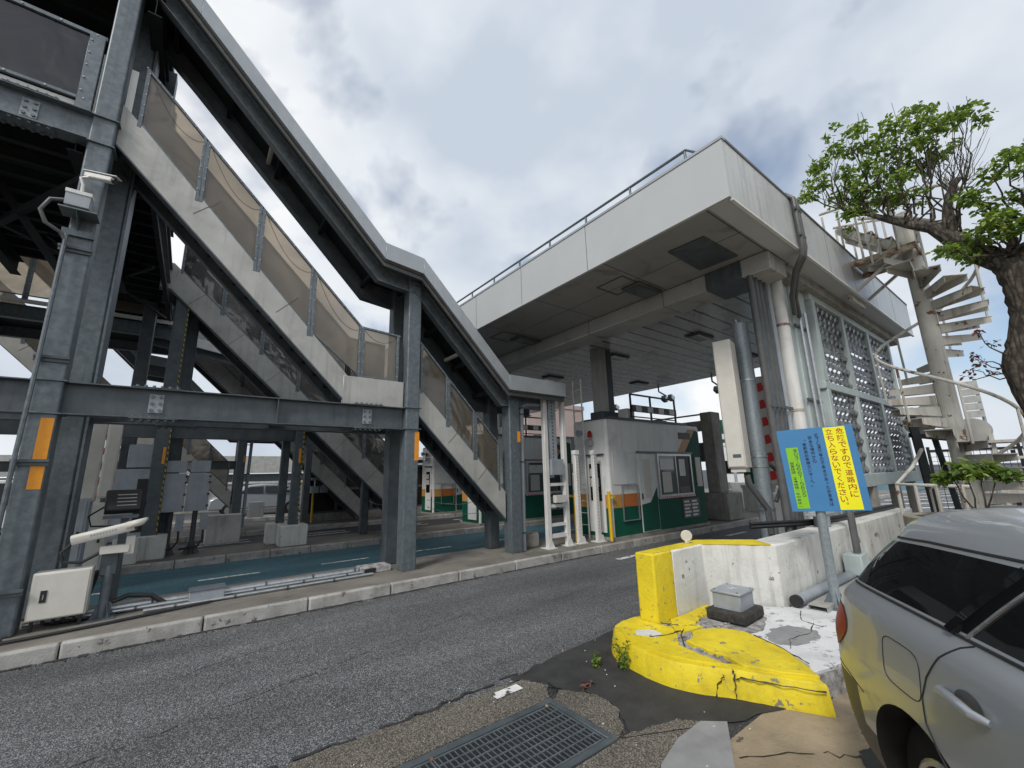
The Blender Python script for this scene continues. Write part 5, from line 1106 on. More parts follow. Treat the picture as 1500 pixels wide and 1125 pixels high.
t = thing('direction_sign', 'small green expressway direction sign under the portal beam', 'sign', (24, 11.0, 0)); obj('board', MB().box(23.9,23.96,10.5,12.5,3.1,4.4), green, t); obj('post', MB().tube([(24.1,11.5,0),(24.1,11.5,4.2)], .08, 8), greyb, t); b = MB(); b.bar((23.89,11.7,4.3),(23.89,11.1,3.6),.12,.02,up=(1,0,0)); b.box(23.885,23.898,11.7,12.3,3.3,3.6); obj('arrow', b, white, t)
t = thing('street_lamp', 'slender street lamp above the portal frame in the distance', 'street lamp', (30, 13.2, 0)); obj('pole', MB().tube([(30,13.2,0),(30,13.2,8.2),(29.8,12.9,8.6)], [.09,.05,.045], 8), greyb, t); obj('lamp_head', MB().box(29.2,29.8,12.6,12.9,8.55,8.7), greyb, t)
t = thing('crane', 'red and white lattice crane structure in the distance between portal and pole', 'crane', (70, 28, 0)); b = MB()
for k in range(6): z = 2+1.6*k; b.bar((70,27,z),(70,29,z+1.6),.14,.14,up=(1,0,0)); b.bar((70,29,z),(70,27,z+1.6),.14,.14,up=(1,0,0))
b.box(69.9,70.1,26.9,27.1,0,11.6); b.box(69.9,70.1,28.9,29.1,0,11.6); obj('lattice_mast', b, red, t); obj('machinery_house', MB().box(69,71,25.5,30.5,3.2,4.6), red, t)
t = thing('hoarding', 'dark green board standing behind the portal foot', 'hoarding', (17, 7.4, 0)); obj('board', MB().box(16.9,17,7.0,7.75,.6,2.9), green, t); obj('frame', MB().box(16.88,17.02,6.95,7.0,0,2.95), greyt, t)
for i, (x, y, lab) in enumerate(((19,8.2,'white concrete block beyond the portal foot'),(16.3,6.5,'white block right of the portal foot'),(22,7.2,'farther white block along the right lane edge'))):
    wallblk(lab, x, x+.9, y, y+1.1, 0, .95, concw, 'concrete_block', 'block')
t = thing('gantry_sign', 'distant louvred sign panel on a thin mast right of the spiral column', 'gantry sign', (40, 3.4, 0)); b = MB()
for k in range(5): b.box(39.9,40,3.0,3.9,4.5+.48*k,4.92+.48*k)
obj('louvre', b, clad, t); obj('mast', MB().tube([(40.2,3.1,0),(40.2,3.1,7)], .09, 8), greyb, t)
# right-hand far road seen under the lattice wall
strip('third_lane', asph2, 12, 90, -30, 1.9, .005)
b = MB()
for i in range(9): x = 20+3.2*i; b.add([(x,5.9,.012),(x+.5,5.9,.012),(x+4.5,2.6,.012),(x+4.0,2.6,.012)], [(0,1,2,3)])
struct('lane_marking', b, paintw, smooth=False)
strip('blue_lane', bluea, 27, 80, 6.6, 9.6, .009)
strip('lane_marking', paintw, 16, 90, 2.45, 2.6, .011)
# ================================================================ SPIRAL STAIR
CX, CY, SR = 10.65, 1.20, .80
ss = thing('spiral_staircase', 'rusty cream spiral staircase climbing to the canopy roof beside the tree', 'spiral staircase', (CX, CY, 0))
obj('centre_column', MB().tube([(CX,CY,0),(CX,CY,6.45)], .135, 24), spir, ss)
phi = lambda z: R(-90+(4.4-z)*120)
def pc(r, a, z): return Vector((CX+r*math.cos(a), CY+r*math.sin(a), z))
zs = [.28+.215*i for i in range(25)]
for z in zs:
    a = phi(z); da = R(13); b = MB()
    v = [pc(.14,a-R(12),z), pc(SR,a-da,z), pc(SR,a+da,z), pc(.14,a+R(12),z)]
    b.add([q for q in v]+[q-Vector((0,0,.012)) for q in v], [(0,1,2,3),(7,6,5,4),(0,4,5,1),(1,5,6,2),(2,6,7,3),(3,7,4,0)])
    for s_ in (-1, 1):        # front plate tapering outwards
        p0, p1 = pc(.14,a+R(10)*s_,z-.013), pc(SR-.02,a+da*.96*s_,z-.013)
        q0, q1 = p0-Vector((0,0,.16)), p1-Vector((0,0,.10)); off = Vector((-math.sin(a), math.cos(a), 0))*.008
        b.add([p0,p1,q1,q0,p0+off,p1+off,q1+off,q0+off], [(0,1,2,3),(7,6,5,4),(0,4,5,1),(3,2,6,7),(1,5,6,2)])
    obj('tread', b, spir, ss)
pts = [pc(SR+.03, phi(z), z+.92) for z in [.28+.08*i for i in range(66)]]
obj('handrail', MB().tube(pts, .028, 8), spir, ss)
pts = [pc(SR+.03, phi(z), z+.92) for z in [.28+.08*i for i in range(66)]]
for i, z in enumerate(zs):
    if i % 2 == 0: a = phi(z); obj('baluster', MB().tube([pc(SR+.01,a,z-.05), pc(SR+.03,a,z+.92)], .019, 6), spir, ss)
# landing and the short steps over the parapet
LZ = 5.62
b = MB(); b.box(10.15,10.95,1.15,2.0,LZ,LZ+.012); obj('landing_plate', b, spir, ss)
b = MB(); b.box(10.12,10.15,1.05,2.35,LZ-.11,LZ+.013); b.box(10.951,10.98,1.05,2.35,LZ-.11,LZ+.013); b.box(10.151,10.95,1.05,1.08,LZ-.11,LZ-.001); b.box(10.151,10.95,1.7,1.73,LZ-.11,LZ-.001); obj('landing_frame', b, rust, ss)
b = MB(); b.bar((10.16,1.3,LZ-.1),(10.16,2.05,LZ-.62),.05,.05); b.bar((10.94,1.3,LZ-.1),(10.94,2.05,LZ-.62),.05,.05); b.box(10.1,11,2.1,2.16,LZ-.75,LZ-.1); obj('brace', b, spir, ss)
for x in (10.15, 10.72):
    obj('step_stringer', MB().prism([(1.42,LZ+.013),(2.15,LZ+.70),(2.15,LZ+.82),(2.05,LZ+.82),(1.32,LZ+.14),(1.32,LZ+.013)], 'x', x, x+.02), spir, ss)
for k in range(3):
    y = 1.44+.26*k; z = LZ+.25+.25*k
    b = MB(); b.box(10.14,10.75,y-.10,y+.17,z,z+.012); obj('step', b, rust, ss); b = MB(); b.bar((10.138,y-.10,z),(10.138,y-.02,z-.2),.02,.03,up=(1,0,0)); b.bar((10.138,y+.15,z),(10.138,y-.02,z-.2),.02,.03,up=(1,0,0)); obj('step_bracket', b, spir, ss)
# guard cage round the head of the stair
ring = [pc(SR+.03, phi(z), z+.92) for z in (5.4,5.5,5.62)]
b = MB(); cg = [(10.1,2.35,LZ+1.25),(10.1,1.9,LZ+1.2),(10.1,1.35,LZ+1.05),(10.15,.85,LZ+.98),(10.4,.45,LZ+.95),(10.8,.38,LZ+.93),(11.2,.6,LZ+.92)]
obj('guard_rail', MB().tube(cg, .03, 8), spir, ss)
cg2 = [(10.95,2.35,LZ+1.25),(11.0,1.7,LZ+1.1),(11.2,1.2,LZ+1.0)]
obj('guard_rail', MB().tube(cg2, .03, 8), spir, ss)
for i in range(8):
    y = .5+.26*i; zt_ = LZ+.97+.17*max(0, y-1.1)
    obj('guard_post', MB().tube([(10.11,y,LZ-.05),(10.11,y,zt_)], .02, 6), spir, ss)
    if y > 1.1: obj('guard_post', MB().tube([(10.97,y,LZ-.05),(10.97,y,zt_)], .02, 6), spir, ss)
# lower entrance railing
t = thing('entrance_railing', 'cream railing with sloping top rail at the foot of the spiral stair', 'railing', (9.8, 1.75, 0)); obj('top_rail', MB().tube([(10.9,1.72,1.92),(10.3,1.8,1.6),(9.9,1.98,1.32),(9.95,1.6,1.3),(10.0,1.1,1.28)], .03, 8), spir, t)
for x, y in ((9.9,1.98),(9.93,1.75),(9.96,1.5),(9.98,1.2)): obj('post', MB().tube([(x,y,0),(x,y,1.3)], .026, 8), spir, t)
# tank drums and dark frame behind
for i, (x, y, z) in enumerate(((13.2,2.05,2.55),(13.0,1.78,2.72),(12.8,1.2,2.3))):
    t = thing('drum', ['lower round grey drum end behind the spiral stair','upper round pale drum end behind the spiral stair','round drum end right of the spiral column foot'][i], 'drum', (x, y, z), 'round drums on a dark frame')
    obj('shell', MB().disc((x+.35,y,z), .24, (1,.15,0), .7, 24), greyb, t); obj('end_plate', MB().disc((x-.02,y-.01,z), .255, (1,.15,0), .03, 24), clad, t)
t = thing('drum_stand', 'dark green steel frame carrying the round drums', 'stand', (13, 1.9, 0)); obj('post', MB().bar((12.6,1.95,0),(12.9,2.1,2.9),.14,.1), darkst, t); obj('post', MB().bar((13.5,1.7,0),(13.5,1.9,2.6),.1,.1), darkst, t); obj('beam', MB().bar((12.9,2.2,2.3),(13.1,1.0,2.05),.1,.1), darkst, t)
# ================================================================ PLANTER, TREE, BUSH, FENCE
PX, PY, PA, PB = 9.0, .35, 1.0, 1.45
def ell(k, a, b_, z): return [(PX+a*math.cos(2*math.pi*i/k), PY+b_*math.sin(2*math.pi*i/k), z) for i in range(k)]
plc = M('tan planter concrete', (.22,.20,.165), (.30,.28,.235), 5, .85, 0, .5, 50, streak=.4, streak_c=(.12,.11,.09), grime=.3)
t = thing('planter', 'round raised concrete planter with dark soil behind the silver car', 'planter', (PX, PY, 0)); b = MB(); k = 28
v = ell(k,PA,PB,0)+ell(k,PA,PB,.90)+ell(k,PA-.13,PB-.13,.905)+ell(k,PA-.13,PB-.13,.70)
b.add(v, [tuple(j*k+q for q in (i, (i+1) % k))+tuple((j+1)*k+q for q in ((i+1) % k, i)) for j in range(3) for i in range(k)]); obj('rim', b, plc, t, bevel=.012)
b = MB(); g = random.Random(3); n = 22; v = []; f = []
for j in range(7):
    for i in range(n):
        r_ = j/6; v.append((PX+(PA-.12)*r_*math.cos(2*math.pi*i/n), PY+(PB-.12)*r_*math.sin(2*math.pi*i/n), .86+g.uniform(-.03,.05)+(.07 if r_ < .7 else 0)))
for j in range(6):
    for i in range(n): f.append((j*n+i, j*n+(i+1) % n, (j+1)*n+(i+1) % n, (j+1)*n+i))
b.add(v, f); obj('soil', b, soil, t)
def leaves(b, c, rad, n, size, g, flat=.75):
    for _ in range(n):
        while True:
            p = Vector((g.uniform(-1,1), g.uniform(-1,1), g.uniform(-1,1)))
            if p.length < 1: break
        p = Vector(c)+Vector((p.x*rad, p.y*rad, p.z*rad*flat)); s = size*g.uniform(.6,1.3)
        d = Vector((g.uniform(-1,1), g.uniform(-1,1), g.uniform(-.9,.35))).normalized(); a = d.cross(Vector((g.uniform(-1,1),g.uniform(-1,1),1))).normalized(); nn = a.cross(d)
        w_ = s*.26; q1 = p+d*s*.35+a*w_-nn*s*.04; q2 = p+d*s*.35-a*w_-nn*s*.04; q4 = p+d*s*.7+a*w_*.8; q5 = p+d*s*.7-a*w_*.8; tip = p+d*s-nn*s*.12
        b.add([p,q1,q4,tip,q5,q2], [(0,1,2,3,4,5)] if 0 else [(0,1,2,3),(0,3,4,5)], mi=g.choice((0,0,1,1,2,3)))
tr = thing('tree', 'gnarled evergreen tree leaning over the spiral staircase', 'tree', (9.05, .05, .85))
trunk = [(9.05,-.12,.80),(9.03,-.02,1.3),(9.0,.12,2.0),(9.0,.22,2.6),(9.0,.24,2.95),(9.0,.14,3.3),(9.0,.04,3.7),(9.0,.04,4.1),(9.0,.08,4.45)]
rad = [.22,.18,.155,.16,.175,.155,.165,.17,.17]
P_, Rr = [], []
for i in range(len(trunk)-1):
    for k in range(5):
        q = k/5; P_.append(Vector(trunk[i]).lerp(Vector(trunk[i+1]), q)+Vector((rng.uniform(-.012,.012), rng.uniform(-.012,.012), 0))); Rr.append((rad[i]*(1-q)+rad[i+1]*q)*rng.uniform(.975,1.03))
P_.append(Vector(trunk[-1])); Rr.append(.17)
b = MB(); b.tube(P_, Rr, 14)
b.tube([(9.0,.24,2.9),(8.93,.12,2.92),(8.86,.08,2.93)], [.13,.12,.09], 12)
tk = obj('trunk', b, bark, tr)
LB = MB()
def limb(p, q, r_0, r_1, g, wobble=.05, n=7):
    p, q = Vector(p), Vector(q); L = (q-p).length; pts = []
    for i in range(n+1):
        t_ = i/n; o = Vector((g.uniform(-1,1), g.uniform(-1,1), g.uniform(-1,1)))*wobble*L*(0 if i in (0, n) else 1); pts.append(p.lerp(q, t_)+o+Vector((0,0,-.10*L*math.sin(math.pi*t_))))
    LB.tube(pts, r_0, 8, r1=r_1); return pts
g = random.Random(21)
main = [Vector(q) for q in ((9,.10,4.45),(8.98,.38,4.72),(8.96,.56,5.05),(8.96,.72,5.30),(8.98,.95,5.48),(9.0,1.2,5.72),(9.0,1.42,5.95),(9.0,1.62,6.05))]
LB.tube(main, [.17,.125,.115,.085,.065,.05,.036,.025], 10)
LB.tube([(8.96,.56,5.05),(8.97,.52,5.35),(8.98,.50,5.55),(8.95,.44,5.72),(8.93,.36,5.86),(8.93,.30,5.92)], [.10,.075,.06,.05,.045,.04], 8)
limb((9,.08,4.4),(8.9,-.35,4.9),.12,.05,g); limb((9,.08,4.4),(8.85,-.05,5.0),.08,.03,g); limb((9,.1,4.45),(8.7,.3,4.8),.06,.02,g)
cl = [(2.18,6.83),(1.92,7.28),(1.80,6.45),(1.62,6.9),(1.34,7.6),(1.37,7.22),(1.68,7.45),(1.07,7.22),(1.24,6.78),(.83,7.28),(1.0,6.85),(.62,7.42),(.55,7.12),(.66,6.8),(.36,6.98),(.18,6.98),(.03,6.93),(.50,6.85),(.91,6.35),(.44,6.46),(1.07,5.98),(.9,6.0),(1.45,6.42),(1.21,6.2),(.65,6.40),(1.43,6.05),(1.66,6.12),(2.02,6.95),(.85,6.6),(1.55,6.65),(1.1,6.5)]
CR = MB()
for i, (y, z) in enumerate(cl):
    x = 9+g.uniform(-.45,.55); src = min(main[2:], key=lambda q: abs(q.y-y)*1.4+abs(q.z-z)*.3); c = Vector((x, y*(1+.11*(x-9)), 1.65+(z-1.65)*(1+.11*(x-9))))
    pts = limb(src, c, .019, .005, g, .07)
    for k in range(3): o = Vector((g.uniform(-.22,.22), g.uniform(-.22,.22), g.uniform(-.05,.25))); limb(pts[4], c+o, .006, .003, g, .05, 4)
    leaves(CR, c, .18, 92, .09, g); leaves(CR, c+Vector((g.uniform(-.2,.2), g.uniform(-.2,.2), g.uniform(-.16,.16))), .11, 34, .075, g); leaves(CR, c+Vector((g.uniform(-.3,.3), g.uniform(-.3,.3), g.uniform(-.2,.2))), .09, 24, .075, g)
cr2 = [(.22,5.60),(.0,5.72),(-.18,5.72),(-.18,5.34),(.12,5.29),(.0,5.03),(.28,4.92),(.50,4.83),(.18,4.80),(0.0,4.76),(-.15,4.82),(.60,4.70),(.42,4.60),(-.37,5.98),(.30,5.52),(-.28,5.5),(-.4,5.1),(-.35,4.75),(-.5,5.7),(.1,4.95),(.33,4.72)]
for i, (y, z) in enumerate(cr2):
    x = 8.75+g.uniform(-.35,.25); c = Vector((x, y, z)); src = Vector((8.88,-.2,4.85)) if z > 5 else Vector((8.9,.05,4.5))
    limb(src, c, .022, .006, g, .06); leaves(CR, c, .16, 100, .085, g)
g2 = random.Random(5)
for k in range(11):             # bare grey twigs
    a0 = Vector((8.95,.46,5.6)); c = Vector((9+g2.uniform(-.2,.2), g2.uniform(.0,.5), g2.uniform(6.0,6.65))); pts = limb(a0, c, .012, .003, g2, .05)
    for j in range(3): limb(pts[g2.randrange(3,6)], c+Vector((g2.uniform(-.2,.2), g2.uniform(-.25,.25), g2.uniform(-.1,.15))), .005, .002, g2, .06, 4)
obj('limbs', LB, bark, tk); obj('crown', CR, leafm, tr, smooth=False)
DB = MB(); LB = MB(); g = random.Random(8)
for (y, z) in ((.70,2.98),(.58,3.06),(.50,2.90),(.62,3.16),(.44,3.3),(.74,2.88),(.52,3.5)):
    pts = limb((9.0,.22,2.85), (8.9,y,z), .014, .004, g, .08, 6); leaves(DB, (8.9,y,z), .07, 14, .07, g)
obj('twigs', LB, bark, tr); obj('dry_leaves', DB, deadl, tr, smooth=False)
# bush and pruned stubs in the planter
t = thing('shrub', 'small bright green shrub growing in the round planter', 'shrub', (8.9, 1.0, .85)); b = MB(); g = random.Random(2)
for c in ((8.9,1.15,1.50),(8.85,1.0,1.58),(8.9,.85,1.62),(8.95,.70,1.53),(8.8,.92,1.50),(8.9,.6,1.5),(8.95,1.25,1.45)): leaves(b, c, .14, 60, .12, g, .55)
obj('leaves', b, leafm, t, smooth=False); LB = MB(); [limb((8.9,.95,.85), (8.88,y,1.48), .016, .006, g, .04, 5) for y in (1.15,1.0,.85,.7)]; obj('stem', LB, bark, t)
LB = MB(); g = random.Random(9)
for k in range(26): y = g.uniform(-.6,.75); limb((8.7+g.uniform(-.3,.3),y,.92),(8.6+g.uniform(-.4,.4),y+g.uniform(-.3,.3),g.uniform(.93,1.08)),.03,.012,g,.06,4)
tag(obj('roots', LB, bark), 'tangle of dark roots and cut stems on the planter soil', 'roots', kind='stuff')
t = thing('mesh_fence', 'black wire mesh fence panels behind the foot of the spiral stair', 'fence', (16, 1.5, 0)); b = MB()
for i in range(46): y = -2.8+.115*i; b.box(15.995,16.005,y-.005,y+.005,.1,2.0)
for i in range(16): z = .15+.12*i; b.box(15.992,15.994,-2.8,2.4,z-.005,z+.005)
obj('wire_mesh', b, black, t); b = MB()
for y in (2.4,.8,-.8,-2.4): b.box(15.96,16.04,y-.03,y+.03,0,2.1)
b.box(15.97,16.03,-2.8,2.4,1.96,2.02); obj('frame', b, black, t)
t = thing('shelf_rack', 'rows of grey outdoor stair shelves with small pots right of the spiral column foot', 'rack', (13.2, .3, 0))
for k in range(5): obj('shelf', MB().box(12.6,13.4,-.7,1.0,.75+.32*k,.80+.32*k), spir, t)
for y in (-.65,.95): obj('upright', MB().box(12.7,12.78,y-.03,y+.03,0,2.2), spir, t)
b = MB(); g = random.Random(6)
for i in range(16): y = -.6+.1*i; z = .80+.32*g.randrange(4); b.box(12.8,12.9,y,y+.06,z,z+.12)
obj('pots', b, black, t)
# weeds at the kerb nose
for j, (x, y, n, s, lab) in enumerate(((3.13,2.64,26,.26,'tall green weed growing against the yellow concrete nose'),(3.02,2.85,12,.11,'small weed in the tar joint left of the yellow nose'))):
    t = thing('weed', lab, 'weed', (x, y, 0)); b = MB(); g = random.Random(30+j); LB = MB()
    for i in range(7 if j == 0 else 5):
        tip = Vector((x+g.uniform(-.06,.06), y+g.uniform(-.06,.06), s*g.uniform(.6,1.05))); pts = limb((x,y,0), tip, .0025, .001, g, .05, 7)
        for q in pts[2:]: leaves(b, q, .014, 4, .034, g)
    obj('stem', LB, leafm[1], t); obj('leaves', b, leafm, t, smooth=False)
LB = MB(); limb((2.62,2.62,.02),(3.18,2.72,.03),.006,.003,g,.04,7); leaves_b = MB(); g = random.Random(3)
dl = MB(); [leaves(dl, (2.62+g.uniform(0,.12),2.63+g.uniform(-.02,.03),.028), .02, 3, .05, g) for _ in range(6)]
t = thing('dead_twig', 'dry brown twig with curled leaves lying on the tar patch', 'twig', (2.9, 2.67, .012)); obj('stem', LB, bark, t); obj('dry_leaves', dl, deadl, t, smooth=False)
b = MB(); g = random.Random(78)
for i in range(170):
    x = g.uniform(-1.6, 9); y = 6.24-abs(g.gauss(0,.05)); leaves(b, (x,y,.018), .012, 1, g.uniform(.015,.04), g, .2)
tag(obj('litter', b, [deadl, bark, soil, tarm], smooth=False), 'dry leaf litter gathered along the near kerb', 'litter', kind='stuff')
b = MB(); g = random.Random(77)
for i in range(240):
    x, y = g.uniform(-1,4.2), g.uniform(1.4,6.2)
    if 2.0 < y < 2.72 and x < 2.35: continue
    if y < 3.1 and x > 3.1: continue
    s = g.uniform(.003,.009) if y < 3.3 else g.uniform(.002,.006); M_ = Matrix.Translation((x,y,.012+s*.3)) @ Matrix.Rotation(g.uniform(0,6),4,'Z') @ Matrix.Rotation(g.uniform(-.6,.6),4,'X'); b.xbox(M_, s, s*g.uniform(.6,1.3), s*.6)
tag(obj('grit', b, concw), 'scattered pale grit on the road and gutter', 'grit', kind='stuff')
poly('tar_patch', tarm, wob([(3.28,1.08),(3.42,1.06),(3.36,.92),(3.24,.84),(3.12,.86),(3.16,.98)], .02, 5, 41), .009)
crack([(2.75,1.5),(3.1,1.25),(3.3,1.05)], .008, .004, black, seed=51, n=6); crack([(.2,5.1),(1.8,5.5),(2.6,5.55)], .010, .003, black, seed=52, n=12)
# ================================================================ SILVER CAR
D_ = Vector((math.cos(R(37)), math.sin(R(37)), 0)); N_ = Vector((D_.y, -D_.x, 0))
A0, S0 = 3.07, .93
CM = Matrix((-D_, N_, Vector((0,0,1)))).transposed().to_4x4(); CM.translation = D_*A0+N_*S0     # local x: forward, y: away from camera, z: up
car = thing('parked_car', 'silver estate car with dark tinted windows parked close at right', 'car', tuple(CM @ Vector((2.3,.9,0))), 'cars in the far lanes'); del car['group']
HW = .9
#  station: x_low, x_belt, x_roof, inset_low, z_belt, z_roof, inset_belt, inset_roof
ST = [(.02,.22,.33,.30,1.055,1.29,.34,.50),(.03,.235,.34,.17,1.055,1.305,.22,.40),(.09,.27,.37,.075,1.055,1.315,.13,.34),(.20,.35,.44,.028,1.055,1.325,.09,.315),(.42,.50,.58,.010,1.055,1.335,.08,.305),(.70,.73,.78,.0,1.055,1.345,.078,.30),(1.05,1.06,1.08,.0,1.053,1.35,.078,.30),(1.4,1.4,1.42,.0,1.05,1.352,.078,.30),(1.9,1.9,1.9,.0,1.04,1.352,.08,.30),(2.5,2.5,2.45,.0,1.02,1.345,.085,.31),(3.0,3.05,2.85,.0,.955,1.33,.09,.34),(3.4,3.5,3.3,.01,.95,1.10,.11,.36),(3.9,3.9,3.9,.04,.90,.93,.16,.30),(4.4,4.4,4.4,.12,.78,.80,.30,.40),(4.62,4.6,4.6,.30,.62,.64,.42,.5)]
def section(s):
    xl, xb, xr, il, zb_, zr, ib, ir = s; pts = []
    pts.append((xl+.05, il+.10, .20)); pts.append((xl+.012, il+.035, .30)); pts.append((xl, il+.010, .46)); pts.append((xl, il, .64))
    pts.append((xl+.2*(xb-xl), il+.004, .78)); pts.append((xl+.45*(xb-xl), il+.02, .90)); pts.append((xl+.75*(xb-xl), il+.35*(ib-il), zb_-.05)); pts.append((xb, ib, zb_))
    pts.append((xb+.02, ib+.012, zb_+.012)); pts.append((xb+.5*(xr-xb), ib+.5*(ir-ib)-.015, zb_+.5*(zr-zb_))); pts.append((xr-.02, ir-.02, zr-.03))
    rb_ = max(0, 1-xl/.45); pts.append((xr+.0, ir, zr)); pts.append((xr-.03*rb_, ir+.05, zr+.042+.012*rb_)); pts.append((xr-.06*rb_, ir+.16, zr+.070+.02*rb_)); pts.append((xr-.10*rb_, max(.62, ir+.2), zr+.092+.02*rb_)); pts.append((xr-.12*rb_, .9, zr+.10+.02*rb_))
    return pts
b = MB(); secs = [section(s) for s in ST]; K = len(secs[0]); v = []
for s in secs: v += [Vector((x, y, z)) for x, y, z in s]+[Vector((x, 2*HW-y, z)) for x, y, z in s[::-1][1:]]
KK = 2*K-1; f = []; mi = []
for i in range(len(secs)-1):
    for k in range(KK):
        k2 = (k+1) % KK; side = k if k < K-1 else (KK-2-k if k < KK-1 else -1)
        mat_i = 0
        if side in (0, 1): mat_i = 1
        if side == 2 and i < 4: mat_i = 1
        if side in (8, 9) and 1 <= i <= 9: mat_i = 2
        if k == KK-1: mat_i = 3
        f.append((i*KK+k, i*KK+k2, (i+1)*KK+k2, (i+1)*KK+k)); mi.append(mat_i)
for k in range(K-1):
    j0, j1 = k, k+1; o0, o1 = KK-1-k, KK-1-(k+1)
    q = (j0, j1, o1, o0) if j1 != o1 else (j0, j1, o0); f.append(q); mi.append(1 if k < 3 else (2 if k in (8,9) else 0))
e_ = (len(secs)-1)*KK; 
for k in range(K-1):
    j0, j1 = k, k+1; o0, o1 = KK-1-k, KK-1-(k+1); q = (e_+j0, e_+j1, e_+o1, e_+o0) if j1 != o1 else (e_+j0, e_+j1, e_+o0); f.append(q); mi.append(1 if k < 3 else 0)
b.v = [tuple(q) for q in v]; b.f = [list(q) for q in f]; b.m = mi
me = bpy.data.meshes.new('body'); me.from_pydata([Vector(q) for q in b.v], [], b.f)
for mm in (carp, plast, dglass, black): me.materials.append(mm)
me.polygons.foreach_set('material_index', b.m); bm = bmesh.new(); bm.from_mesh(me); bmesh.ops.recalc_face_normals(bm, faces=bm.faces); bm.to_mesh(me); bm.free()
me.polygons.foreach_set('use_smooth', [True]*len(me.polygons))
tmp = bpy.data.objects.new('body', me); sc.collection.objects.link(tmp)
s_ = tmp.modifiers.new('s', 'SUBSURF'); s_.levels = 2; s_.render_levels = 2
cuts = []
for cx in (.895, 3.50):
    cb = MB(); cb.disc((cx,.9,.33), .385, (0,1,0), 2.2, 48); cme = bpy.data.meshes.new('c'); cme.from_pydata(cb.v, [], cb.f); bm = bmesh.new(); bm.from_mesh(cme); bmesh.ops.recalc_face_normals(bm, faces=bm.faces); bm.to_mesh(cme); bm.free(); cme.materials.append(black)
    co = bpy.data.objects.new('c', cme); sc.collection.objects.link(co); cuts.append(co); m_ = tmp.modifiers.new('b', 'BOOLEAN'); m_.operation = 'DIFFERENCE'; m_.object = co; m_.solver = 'EXACT'; m_.material_mode = 'TRANSFER'
bpy.context.view_layer.update(); dg_ = bpy.context.evaluated_depsgraph_get(); me2 = bpy.data.meshes.new_from_object(tmp.evaluated_get(dg_)); me2.name = 'body'
for q in cuts+[tmp]: bpy.data.objects.remove(q)
off = Vector(car['_o']); me2.transform(Matrix.Translation(-off) @ CM); me2.set_sharp_from_angle(angle=R(28))
body = bpy.data.objects.new('body', me2); sc.collection.objects.link(body); body.parent = car; body['_o'] = tuple(off)
def side_pt(x, z, out_=.0):
    """point on the near side surface (linear) at local x,z"""
    for i in range(len(secs)-1):
        a, c = secs[i], secs[i+1]
        for k in range(2, 11):
            if a[k][2] <= z <= a[k+1][2]+1e-6:
                t_ = (z-a[k][2])/max(1e-6, a[k+1][2]-a[k][2]); xa = a[k][0]+(a[k+1][0]-a[k][0])*t_; ya = a[k][1]+(a[k+1][1]-a[k][1])*t_
                for q in range(2, 11):
                    if c[q][2] <= z <= c[q+1][2]+1e-6:
                        u_ = (z-c[q][2])/max(1e-6, c[q+1][2]-c[q][2]); xc = c[q][0]+(c[q+1][0]-c[q][0])*u_; yc = c[q][1]+(c[q+1][1]-c[q][1])*u_
                        if xa-1e-6 <= x <= xc+1e-6: w_ = (x-xa)/max(1e-6, xc-xa); return CM @ Vector((x, ya+(yc-ya)*w_-out_, z))
    return CM @ Vector((x, .0-out_, z))
def snap(x, z, out_=.003, y0=-.6):
    """cast a ray inwards onto the real body surface"""
    o = CM @ Vector((x, y0, z))-off; hit, loc, nn, idx = body.ray_cast(o, N_)
    return (loc+off+nn*out_) if hit else side_pt(x, z, out_)
bpy.context.view_layer.update()
seam = M('panel gap shadow', (.012,.012,.012), (.02,.02,.02), 9, .6)
def line_on(name, pts, r_, mat, par, out_=.0, n=8):
    P2 = []
    for a, c in zip(pts, pts[1:]):
        for k in range(n): t_ = k/n; P2.append(snap(a[0]+(c[0]-a[0])*t_, a[1]+(c[1]-a[1])*t_, out_))
    P2.append(snap(pts[-1][0], pts[-1][1], out_)); return obj(name, MB().tube(P2, r_, 6), mat, par)
line_on('door_gap', [(1.20,1.065),(1.16,1.045),(1.10,.99),(1.03,.90),(.995,.82),(1.0,.74),(1.05,.675),(1.16,.58),(1.24,.50),(1.30,.40)], .0035, seam, body); line_on('door_gap', [(2.35,.955),(2.34,.7),(2.32,.34)], .0035, seam, body)
line_on('bumper_gap', [(.20,.655),(.35,.645),(.50,.62)], .0025, seam, body)
fp = [(.865+.125*math.copysign(abs(math.cos(a))**.45, math.cos(a)), .87+.085*math.copysign(abs(math.sin(a))**.45, math.sin(a))) for a in [i*math.pi/14 for i in range(29)]]
line_on('fuel_flap', fp, .0022, seam, body, n=2)
line_on('belt_trim', [(.36,1.075),(.6,1.075),(1.0,1.073),(1.4,1.07),(1.9,1.06),(2.4,1.04)], .006, black, body, .001)
for xa, xb, w_, mt in ((1.16,1.30,.014,chrome),(1.09,1.23,.05,dglass),(1.42,1.50,.006,galvl)):
    P2 = [snap(xa+(xb-xa)*k/8, 1.075+(1.30-1.075)*k/8, .002) for k in range(9)]; b = MB()
    b.tube(P2, w_*.5, 6); obj('pillar_trim', b, mt, body)
line_on('window_visor', [(1.30,1.30),(1.9,1.305),(2.4,1.295)], .016, black, body, .008)
line_on('roof_edge_seal', [(.44,1.30),(.7,1.315),(1.4,1.33),(1.9,1.33),(2.4,1.32)], .006, black, body, .001)
